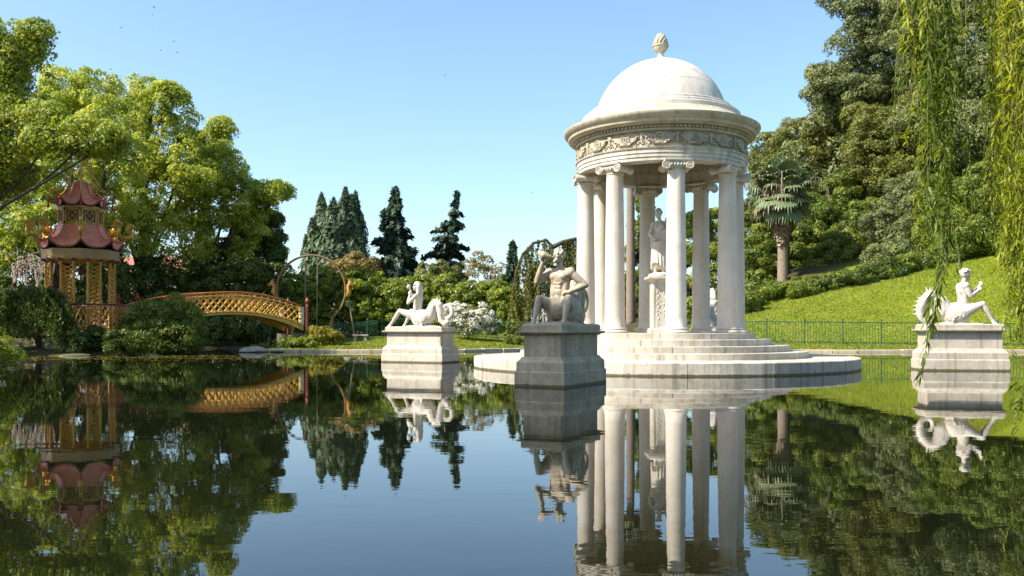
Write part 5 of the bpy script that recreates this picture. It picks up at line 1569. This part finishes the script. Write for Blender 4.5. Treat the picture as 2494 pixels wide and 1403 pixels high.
# ------------------------------------------------------------------ palms
def fan_palm(x, ybase, ycrown, d, label, seed, rc, skirt=True, sc=1.0):
    rg = random.Random(seed); ng = np.random.default_rng(seed)
    base = Vector(ground_at(x, d)); top = W(x, ycrown, d)
    r = thing('fan_palm', tuple(base), label, 'palm tree', group='fan palms')
    hh = top.z - base.z
    b = MB(); pr = []
    for i in range(31):
        t = i / 30; pr.append((0.42 - 0.10 * t + 0.02 * (i % 2), base.z - 0.3 + (hh + 0.3) * t))
    b.lathe(pr, 14, c=(base.x, base.y)); b.build('trunk', M['bark_pale'], r, smooth=True)
    if skirt:                                                            # petticoat of dead fronds
        n = 2600; t = ng.uniform(0, 1, n); a = ng.uniform(0, 2 * PI, n)
        R_ = (0.45 + 1.15 * np.minimum(1, t * 1.15) ** 1.3) * ng.uniform(0.75, 1.08, n)
        P = np.stack([base.x + R_ * np.cos(a), base.y + R_ * np.sin(a), top.z - 4.6 * (1 - t) + 0.3], 1)
        T = np.stack([np.cos(a) * .35, np.sin(a) * .35, np.ones(n)], 1) + ng.normal(0, .12, (n, 3)); N = np.stack([np.cos(a), np.sin(a), ng.normal(0, .3, n)], 1)
        leaf_mesh('dead_leaf_skirt', P, N, ng.uniform(.7, 1.3, n), 0.22, ng.uniform(0, .75, n), M['deadfrond'], r, T=T, rngs=ng)
    nf = 84
    for k in range(nf):
        a = k * 2.39996 + rg.uniform(-.2, .2); e = math.radians(90 - 128 * (k / nf) ** 1.05 + rg.uniform(-22, 22)); L_ = rc * rg.uniform(0.7, 1.12)
        dirv = Vector((math.cos(a) * math.cos(e), math.sin(a) * math.cos(e), math.sin(e)))
        p0 = top + Vector((0, 0, 0.35 * math.sin(e))); hub = p0 + dirv * L_ * 0.52 - Vector((0, 0, 0.10 * L_))
        s = dirv.cross(Vector((0, 0, 1)));  s = s.normalized() if s.length > 1e-3 else Vector((1, 0, 0)); u = s.cross(dirv)
        b = MB()
        b.tube([p0, p0.lerp(hub, .5) + Vector((0, 0, 0.05)), hub], [0.04, 0.03, 0.025], 4)
        m = 19
        for j in range(m):                                              # pleated blade split into drooping fingers
            f = (j / (m - 1) * 2 - 1) * 1.75
            dv = (dirv * math.cos(f) + s * math.sin(f)); wv = (dirv * -math.sin(f) + s * math.cos(f)); Ls = L_ * 0.40 * (1 - 0.22 * abs(f) / 1.75)
            q1 = hub + dv * Ls * 0.55 + u * 0.03 * (-1) ** j; q2 = hub + dv * Ls * 0.88 - Vector((0, 0, 0.16 * Ls)); q3 = hub + dv * Ls * 1.0 - Vector((0, 0, rg.uniform(.1, .45 if e > 0.3 else .75) * Ls))
            w1 = 0.085 * Ls * 1.3
            b.add([hub, q1 - wv * w1, q1 + wv * w1 + u * 0.04, q2 - wv * w1 * .5, q2 + wv * w1 * .5, q3], [(0, 1, 2), (1, 3, 4, 2), (3, 5, 4)])
        dead = k > nf * 0.93
        me = b.mesh('dead_frond' if dead else 'frond', M['deadfrond' if dead else 'palmleaf'], world_off(r))
        at = me.attributes.new('tint', 'FLOAT', 'FACE'); at.data.foreach_set('value', np.clip(ng.normal(0.45 + rg.uniform(-.2, .3), .08, len(me.polygons)), 0, 1).astype(np.float32))
        link('dead_frond' if dead else 'frond', me, r)
    # dry flower stalks arching out
    for k in range(6):
        a = rg.uniform(0, 2 * PI); o_ = Vector((math.cos(a), math.sin(a), 0))
        b = MB(); pts = [top, top + o_ * rc * .5 + Vector((0, 0, 1.0)), top + o_ * rc * .9 + Vector((0, 0, 0.9)), top + o_ * rc * 1.1 + Vector((0, 0, -.1)), top + o_ * rc * 1.15 + Vector((0, 0, -1.3))]
        b.tube(pts, [0.04, 0.035, 0.03, 0.02, 0.01], 5)
        for i in range(26):
            t = rg.uniform(1.2, 4); j = min(3, int(t)); p = Vector(pts[j]).lerp(Vector(pts[j + 1]), t - j if j < 4 else 1)
            b.tube([p, p + Vector((rg.uniform(-.15, .15), rg.uniform(-.15, .15), -rg.uniform(.3, .9)))], [0.02, 0.008], 4)
        b.build('flower_stalk', M['rope'], r)
    return r
fan_palm(1906, 722, 462, 71, 'fan palm with brown skirt of dead leaves on the hill lawn', 91, 3.25)
fan_palm(1536, 745, 350, 78, 'second fan palm, only its bare trunk showing between the temple columns', 92, 2.9, skirt=False)

# ------------------------------------------------------------------ the wooded hill on the right
GH = 'trees of the wooded hill on the right'
hill = [
 ('holm_oak', [(2035, 205, 52, 88), (2080, 120, 62, 88), (2130, 60, 66, 87), (2060, 15, 45, 89), (2010, 235, 32, 88), (2085, 240, 58, 87), (2150, 150, 80, 88), (2200, 40, 90, 90), (2180, 240, 70, 88), (2000, 185, 26, 88)], 2110, 'oak', 'tall grey green oak whose crown stands highest at the sky edge', 0.75, 58, 0.24),
 ('hill_tree', [(1900, 365, 40, 92), (1955, 335, 46, 92), (2020, 315, 52, 91), (2085, 330, 62, 90), (2000, 390, 60, 90), (1930, 415, 50, 91), (1868, 352, 24, 93), (2080, 420, 60, 89), (1860, 400, 40, 93)], 1990, 'olive', 'olive brown tree below the oak, above the palm crown', 0.75, 58, 0.24),
 ('hill_tree', [(2140, 320, 60, 82), (2200, 360, 65, 82), (2110, 400, 55, 81), (2170, 440, 60, 80), (2230, 280, 60, 84), (2100, 290, 40, 84)], 2160, 'olive', 'rusty brown leaved tree under the tall oak', 0.7, 58, 0.22),
 ('holm_oak', [(2260, 120, 90, 80), (2330, 200, 95, 78), (2400, 100, 110, 80), (2470, 220, 110, 76), (2280, 300, 80, 77), (2370, 340, 90, 75), (2450, 380, 90, 74), (2330, 20, 90, 82), (2520, 60, 110, 80)], 2370, 'oak', 'broad dark oak behind the willow strands', 0.75, 50, 0.24),
 ('hill_tree', [(2085, 560, 48, 75), (2055, 605, 50, 74.5), (2120, 590, 42, 75), (2080, 640, 46, 74), (2110, 520, 34, 75.5), (2030, 650, 36, 74)], 2080, 'hillgreen', 'bright green bushy tree at the top of the lawn right of the palm', 0.55, 62, 0.18),
 ('hill_tree', [(1975, 590, 45, 78), (1950, 640, 45, 76), (2000, 640, 45, 76), (1965, 530, 45, 80), (2010, 540, 50, 80), (1985, 675, 36, 75), (2040, 480, 52, 82)], 1985, 'hillgreen', 'mid green tree just right of the palm trunk', 0.55, 60, 0.19),
 ('holm_oak', [(2190, 520, 60, 74), (2150, 560, 55, 73), (2215, 590, 60, 71), (2160, 630, 46, 70), (2250, 540, 60, 72), (2240, 470, 55, 75)], 2190, 'oak', 'greyish evergreen tree at the lawn edge left of the willow strand', 0.55, 60, 0.18),
 ('hill_tree', [(2300, 480, 70, 70), (2290, 570, 60, 67), (2370, 500, 75, 68), (2440, 480, 80, 67), (2350, 590, 50, 64), (2430, 570, 60, 63), (2500, 560, 70, 62)], 2370, 'hillgreen', 'green tree behind the willow above the right statue', 0.6, 55, 0.19),
 ('hill_tree', [(1840, 520, 44, 78), (1850, 590, 46, 76), (1830, 650, 46, 74), (1870, 660, 36, 74), (1845, 700, 32, 73), (1815, 570, 40, 78), (1815, 700, 34, 73)], 1845, 'hillgreen', 'dark green tree between the temple and the palm trunk', 0.55, 62, 0.19),
 ('hill_tree', [(1880, 480, 48, 82), (1930, 500, 50, 82), (1900, 570, 50, 80), (1930, 600, 40, 79), (1870, 430, 40, 84)], 1900, 'olive', 'dusky tree straight behind the palm crown', 0.6, 58, 0.2),
 ('yew_tree', [(1560, 500, 26, 84), (1572, 560, 30, 84), (1552, 620, 32, 84), (1575, 680, 34, 83), (1545, 720, 34, 82), (1590, 620, 28, 84), (1530, 690, 26, 82)], 1562, 'hillgreen', 'tall dark tree seen between the left temple columns', 0.5, 58, 0.2),
 ('bright_tree', [(1700, 570, 26, 80), (1735, 540, 26, 80), (1690, 620, 34, 79), (1740, 620, 40, 79), (1715, 680, 36, 78), (1760, 580, 36, 80), (1680, 540, 18, 80)], 1720, 'camphor_b', 'bright green tree seen between the right temple columns', 0.5, 58, 0.19),
 ('hill_tree', [(1640, 640, 40, 82), (1660, 700, 36, 80), (1620, 710, 36, 80), (1640, 580, 28, 84)], 1640, 'olive', 'brownish tree behind the temple statue', 0.5, 50, 0.2),
 ('hill_tree', [(2050, 470, 60, 96), (2120, 480, 60, 92), (1990, 470, 50, 96), (2200, 420, 70, 94), (2280, 400, 80, 90), (1900, 440, 50, 98)], 2100, 'oak', 'shadowy tree deep in the wood on the hill', 0.8, 40, 0.26),
]
for i, (nm, lb, bx, mt, lab, pf, lv, sz) in enumerate(hill):
    dd = sum(l[3] for l in lb) / len(lb) + 1
    tree(nm, px_lobes(lb), ground_at(bx, dd), lab, mt, 100 + i, pf, lv, sz, group=GH, trunk_r=0.28, density=0.95)
GS = 'shrubs at the foot of the wood'
for i, (x, yg, R_, mt, lab) in enumerate([(1838, 744, 0.9, 'laurel', 'low leafy shrub on the lawn edge beside the temple'), (1800, 762, 0.9, 'hillgreen', 'low shrub half hidden by the right hand columns'),
        (1890, 728, 0.7, 'hillgreen', 'small shrub left of the palm foot'), (1955, 722, 0.8, 'hillgreen', 'mid green shrub right of the palm foot'), (2020, 706, 0.7, 'dark', 'round shade-darkened shrub under the bright green bushy tree'),
        (2090, 694, 0.8, 'dark', 'shrub darkened for the shade at the lawn edge'), (2160, 678, 0.8, 'dark', 'spreading shade-darkened shrub at the lawn edge near the willow'), (2230, 660, 0.8, 'hillgreen', 'small shrub at the lawn edge behind the willow strand'),  # dark leaves here put the lawn edge shade into the colour
        (2310, 640, 0.9, 'hillgreen', 'green shrub on the slope above the right statue'), (1535, 780, 1.1, 'hillgreen', 'green shrub behind the left temple columns'), (1700, 785, 1.0, 'laurel', 'green shrub behind the right temple columns'), (1540, 740, 1.5, 'laurel', 'rounded shrub at the foot of the far palm'),
        (1760, 770, 1.1, 'laurel', 'leafy shrub behind the far pedestal'), (1480, 770, 1.4, 'hillgreen', 'shrub behind the far left columns'), (1640, 775, 1.2, 'dark', 'dark shrub behind the carved pillar')]):
    g = on_ground(x, yg, 52, 100)
    tree('hill_shrub', [(g.x, g.y, g.z + R_ * .7, R_ * 1.3, R_, R_), (g.x + R_, g.y + .3, g.z + R_ * .5, R_, R_, R_ * .8), (g.x - R_, g.y + .2, g.z + R_ * .5, R_ * .9, R_, R_ * .7)], tuple(g), lab, mt, 200 + i, 0.38, 50, 0.15, cat='shrub', trunk_r=0.05, group=GS, density=0.7)
# deeper wood that closes the hill
rg = np.random.default_rng(301); lb = []
for k in range(70):
    d = rg.uniform(86, 135); x = rg.uniform(1990, 2620)
    X = (x - 1247) * d / F; z = gz(X, d); hgt = rg.uniform(4, 9)
    lb.append((X, d, z + hgt, 3.4, 3.4, 3.2))
P, dv, t = crown_points(lb, rg, 1.3, 46, 0.75, 0.35, 0.8, 0.05)
n = len(P)
o = leaf_mesh('far_wood', P, dv * .8 + rg.normal(0, .5, (n, 3)), 0.5 * rg.uniform(.7, 1.3, n), 0.3, t, M['oak'], None, rngs=rg)
tag(o, 'mass of trees covering the top of the hill', 'wood', kind='stuff')

# ------------------------------------------------------------------ willow hanging into the picture at the right
WB = Vector((9.6, 9.5, 0.25))
wil = thing('weeping_willow', tuple(WB), 'weeping willow hanging leafy strands into the right side', 'tree')
b = MB()
b.tube([WB - Vector((0, 0, .5)), WB, WB + Vector((-.2, .1, 2.2)), WB + Vector((-.6, .2, 4.2)), WB + Vector((-1.2, .2, 6.0))], [.42, .36, .3, .26, .2], 10)
b.tube([WB + Vector((-.6, .2, 4.2)), WB + Vector((-2.0, .2, 5.3)), WB + Vector((-3.6, .2, 5.6)), WB + Vector((-5.0, .3, 5.3)), WB + Vector((-5.8, .3, 4.9))], [.18, .13, .09, .06, .02], 8)
b.tube([WB + Vector((-1.2, .2, 6.0)), WB + Vector((-2.4, 1.0, 6.6)), WB + Vector((-3.8, 1.4, 6.3)), WB + Vector((-5.0, 1.6, 5.6))], [.15, .11, .07, .02], 8)
b.tube([WB + Vector((-.6, .2, 4.2)), WB + Vector((-1.8, -.8, 5.4)), WB + Vector((-3.2, -1.2, 5.4)), WB + Vector((-4.2, -1.4, 4.8))], [.15, .1, .06, .02], 8)
b.build('trunk', M['bark'], wil, smooth=True)
rw = random.Random(77); ngw = np.random.default_rng(77)
woff = np.array(world_off(wil), np.float32)
lf = MB(); lf.add([(0, 0, 0), (0.007, 0.03, 0.003), (0.006, 0.085, -0.002), (0, 0.125, -0.012), (-0.006, 0.085, -0.002), (-0.007, 0.03, 0.003)], [(0, 1, 4, 5), (1, 2, 4), (2, 3, 4)])
def mk_leaf(mat, t):
    me = lf.mesh('leaf', M[mat]); a = me.attributes.new('tint', 'FLOAT', 'FACE'); a.data.foreach_set('value', np.full(len(me.polygons), t, np.float32)); return me
LEAFM = {(m, i): mk_leaf(m, i / 3) for m in ('willow', 'willow_dark') for i in range(4)}
n_single = [0]
def strand(pts, mat, seed, leaf_len=0.135, per_m=46, single=False, shoots=3.0):
    rg = np.random.default_rng(seed)
    pts = [Vector(p) for p in pts]
    lines = [pts]
    L_ = sum((q - p).length for p, q in zip(pts, pts[1:]))
    if not single:
        for k in range(int(shoots * L_)):                                 # side shoots that swing out and droop
            t = rg.uniform(0.1, 0.97) * (len(pts) - 1.001); i = int(t); p = pts[i].lerp(pts[i + 1], t - i)
            a = rg.uniform(0, 2 * PI); o = Vector((math.cos(a), math.sin(a), 0)); l = rg.uniform(0.18, 0.5)
            lines.append([p, p + o * l * 0.17 + Vector((0, 0, -l * 0.28)), p + o * l * 0.26 + Vector((0, 0, -l * 0.62)), p + o * l * 0.29 + Vector((0, 0, -l))])
    b = MB()
    for q, ln_ in enumerate(lines):
        m = len(ln_); r = 0.0055 if q == 0 else 0.003
        b.tube(ln_, [r * (1 - 0.6 * i / (m - 1)) for i in range(m)], 4 if q == 0 else 3)
    st = b.build('strand', M['twig'], wil)
    if not single: st['kind'] = 'stuff'
    Bs = []; Ts = []; Ns = []
    for ln_ in lines:
        m = len(ln_); L = sum((q - p).length for p, q in zip(ln_, ln_[1:])); n = max(4, int(per_m * L))
        t = np.sort(rg.uniform(0.02, 1, n)) * (m - 1.001); i = t.astype(int); f = (t - i)[:, None]
        A = np.array([tuple(p) for p in ln_]); base = A[i] * (1 - f) + A[i + 1] * f
        dn = A[i + 1] - A[i]; dn /= np.linalg.norm(dn, axis=1)[:, None]
        az = rg.uniform(0, 2 * PI, n); out = np.stack([np.cos(az), np.sin(az), np.zeros(n)], 1)
        T = dn * rg.uniform(0.7, 1.5, n)[:, None] + out * rg.uniform(0.35, 1.0, n)[:, None] + np.array([0, 0, -0.35]); T /= np.linalg.norm(T, axis=1)[:, None]
        Bs.append(base); Ts.append(T); Ns.append(out * 0.5 + rg.normal(0, .5, (n, 3)) + np.array([0, 0, .5]))
    base = np.concatenate(Bs); T = np.concatenate(Ts); Nn = np.concatenate(Ns); n = len(base)
    ln = leaf_len * rg.uniform(0.65, 1.25, n)
    if single and n_single[0] + n < 300:
        for k in range(n):
            y = Vector(T[k]); z = Vector(Nn[k]); z = (z - y * z.dot(y)).normalized(); x = y.cross(z)
            o = link('leaf', LEAFM[(mat, int(rg.integers(0, 4)))], st)
            s = ln[k] / 0.125
            Mx = Matrix((x, y, z)).transposed().to_4x4()
            p = base[k] - woff
            o.matrix_local = Matrix.Translation(Vector(p)) @ Mx @ Matrix.Diagonal((s * 1.25, s, s, 1))
        n_single[0] += n
    else:
        P = base + T * (ln * .5)[:, None]
        o = leaf_mesh('leaves', P, Nn, ln, ln * 0.15, 0.5 + rg.normal(0, .25, n), M[mat], st, T=T, rngs=rg, curl=0.05, quad=True)
        o['kind'] = 'stuff'
    return st
BRANCH = [WB + Vector(v) for v in ((-2.0, .2, 5.3), (-2.8, .2, 5.5), (-3.6, .2, 5.6), (-4.3, .25, 5.45), (-5.0, .3, 5.3), (-5.5, .3, 5.05), (-5.8, .3, 4.9), (-2.4, 1.0, 6.6), (-3.1, 1.2, 6.45), (-3.8, 1.4, 6.3), (-4.4, 1.5, 5.95), (-5.0, 1.6, 5.6), (-1.8, -.8, 5.4), (-2.5, -1.0, 5.4), (-3.2, -1.2, 5.4), (-3.7, -1.3, 5.1), (-4.2, -1.4, 4.8))]
def hang(x0, y0, x1, y1, d, seed, mat, sway=8, per_m=46, single=False, leaf_len=0.115):
    rg = random.Random(seed); n = max(5, int(abs(y1 - y0) / 60)); pts = []
    ph = rg.uniform(0, 6); dd = rg.uniform(-.15, .15)
    for i in range(n + 1):
        t = i / n
        pts.append(W(x0 + (x1 - x0) * t ** 1.3 + sway * math.sin(t * 4 + ph) * t, y0 + (y1 - y0) * t, d + dd * t))
    if y0 < 0:                                                           # carry the strand up to the nearest branch
        q = min(BRANCH, key=lambda v: (v - pts[0]).length)
        pts = [q, q.lerp(pts[0], 0.5) + Vector((0, 0, 0.12))] + pts
    return strand(pts, mat, seed, leaf_len, per_m, single)
# the long strand that crosses the right pedestal, then its fellows
hang(2305, 560, 2243, 925, 7.6, 400, 'willow_dark', 6, 70, True, 0.12)
hang(2318, 520, 2268, 800, 7.7, 401, 'willow_dark', 5, 60, True, 0.12)
hang(2300, 560, 2252, 780, 7.8, 402, 'willow_dark', 5, 60, True, 0.12)
k = 403
for x0, ya, x1, yb, d in [(2305, -40, 2310, 560, 7.7), (2315, -40, 2322, 540, 7.8)]:
    hang(x0, ya, x1, yb, d, k, 'willow_dark', 8); k += 1
for i in range(16):                                   # the left bunch
    x = rw.gauss(2256, 30); yb = rw.uniform(160, 620) * (1.0 if x > 2235 else 0.7)
    hang(x, -60, x + rw.uniform(-12, 34), yb, rw.uniform(7.6, 9.4), k, 'willow_dark' if rw.random() < .8 else 'willow', 14, 36); k += 1
for i in range(2):                                    # thin middle
    x = rw.uniform(2320, 2390); hang(x, -60, x + rw.uniform(-10, 10), rw.uniform(200, 660), rw.uniform(8.2, 10), k, 'willow_dark', 10, 22); k += 1
for i in range(46):                                   # the right curtain
    x = rw.uniform(2408, 2570)
    yb = rw.uniform(300, 640) if x < 2444 else rw.uniform(560, 1060)
    hang(x, -60, max(x + rw.uniform(-16, 26), 2414), yb, rw.uniform(7.2, 10.2), k, 'willow' if rw.random() < .8 else 'willow_dark', 16, 42); k += 1

# ------------------------------------------------------------------ grass, floating pollen, birds
rg = np.random.default_rng(500)
N0 = 190000
X = np.concatenate([rg.uniform(-13.5, 8, N0 // 4), rg.uniform(9, 34, N0 * 3 // 4)]); Y = np.concatenate([rg.uniform(46, 60, N0 // 4), rg.uniform(46, 78, N0 * 3 // 4)])
z, sp, _ = heights(X, Y)
lim = np.where(X < 9, 59.5, 65.5 + np.clip(X - 14, 0, 30) * 0.25)
ok = (sp > 0.55) & (Y < lim)
X, Y, z = X[ok], Y[ok], z[ok]; n = len(X)
P = np.stack([X, Y, z + 0.04], 1)
T = np.stack([rg.normal(0, .5, n), rg.normal(0, .5, n), np.ones(n)], 1)
N = np.stack([rg.normal(0, 1, n), rg.normal(0, 1, n), 0.6 + np.zeros(n)], 1)
patch = 0.5 + 0.22 * np.sin(X * 1.3 + np.sin(Y * .9) * 2) * np.cos(Y * 0.8 + np.sin(X * .5))
o = leaf_mesh('grass', P, N, rg.uniform(.08, .15, n), rg.uniform(.03, .06, n), patch + rg.normal(0, .18, n), M['grass'], None, T=T, rngs=rg)
tag(o, 'short sunlit lawn grass on both banks', 'grass', kind='stuff')

n = 15000
X = rg.uniform(-24, -4, n); Y = rg.uniform(24, 45, n)
dens = np.exp(-((Y - 37 - 1.5 * np.sin(X * .4)) / 4.0) ** 2) * (0.35 + 0.65 * (np.sin(X * 1.1 + Y * .6) * np.sin(Y * 1.7 - X * .3) > -0.1))
ok = (rg.uniform(0, 1, n) < dens) & (sdist(X, Y, ISLAND) > 0.3) & (np.hypot(X + 3.3, Y - 32) > 2)
X, Y = X[ok], Y[ok]; n = len(X)
o = leaf_mesh('floating_pollen', np.stack([X, Y, np.full(n, 0.006)], 1), np.tile([0, 0, 1.0], (n, 1)), rg.uniform(.05, .14, n), rg.uniform(.04, .10, n), rg.uniform(0, 1, n), M['speck'], None, rngs=rg, curl=0.0)
tag(o, 'yellowish pollen and petals floating before the island', 'debris', kind='stuff')

bm_ = MB()
bm_.cap((0, 0.16, 0), 0.03, (0, -0.14, 0), 0.045, 8); bm_.cap((0, -0.17, 0.01), 0.035, (0, -0.24, 0.0), 0.01, 6)
for s in (-1, 1):
    bm_.add([(s * 0.03, -0.09, 0.01), (s * 0.03, 0.06, 0.01), (s * 0.26, 0.03, 0.10), (s * 0.26, -0.10, 0.11), (s * 0.52, 0.08, 0.05)], [(0, 1, 2, 3), (3, 2, 4), (3, 2, 1, 0), (4, 2, 3)])
bm_.add([(-.02, .15, 0), (.02, .15, 0), (.06, .28, 0), (-.06, .28, 0)], [(0, 1, 2, 3)])
bird_me = bm_.mesh('bird', M['bird'])
for x, y, d, where in ((375, 18, 70, 'topmost but one of the left flock'), (294, 67, 75, 'leftmost of the flock above the trees'), (389, 74, 80, 'in the middle of the left flock'), (424, 102, 76, 'just above the lowest right bird of the flock'),
                       (432, 128, 66, 'lowest at the right of the left flock'), (391, 123, 82, 'low in the middle of the left flock'), (269, 169, 78, 'lowest of all, close over the tree tops'), (372, 35, 85, 'small and second highest in the flock'),
                       (1085, 183, 80, 'alone in mid sky left of the dome'), (1296, 470, 90, 'alone low in the sky left of the columns')):
    o = link('bird', bird_me, None, loc=W(x, y, d), rot=(rw.uniform(-.3, .3), rw.uniform(-.4, .4), rw.uniform(0, 6)))
    o.scale = (0.42, 0.42, 0.42)
    tag(o, 'tiny dark bird in flight, ' + where, 'bird', 'birds flying over the pond')
print('LEAVES', TREES, sum(len(m.polygons) for m in bpy.data.meshes), 'polys')
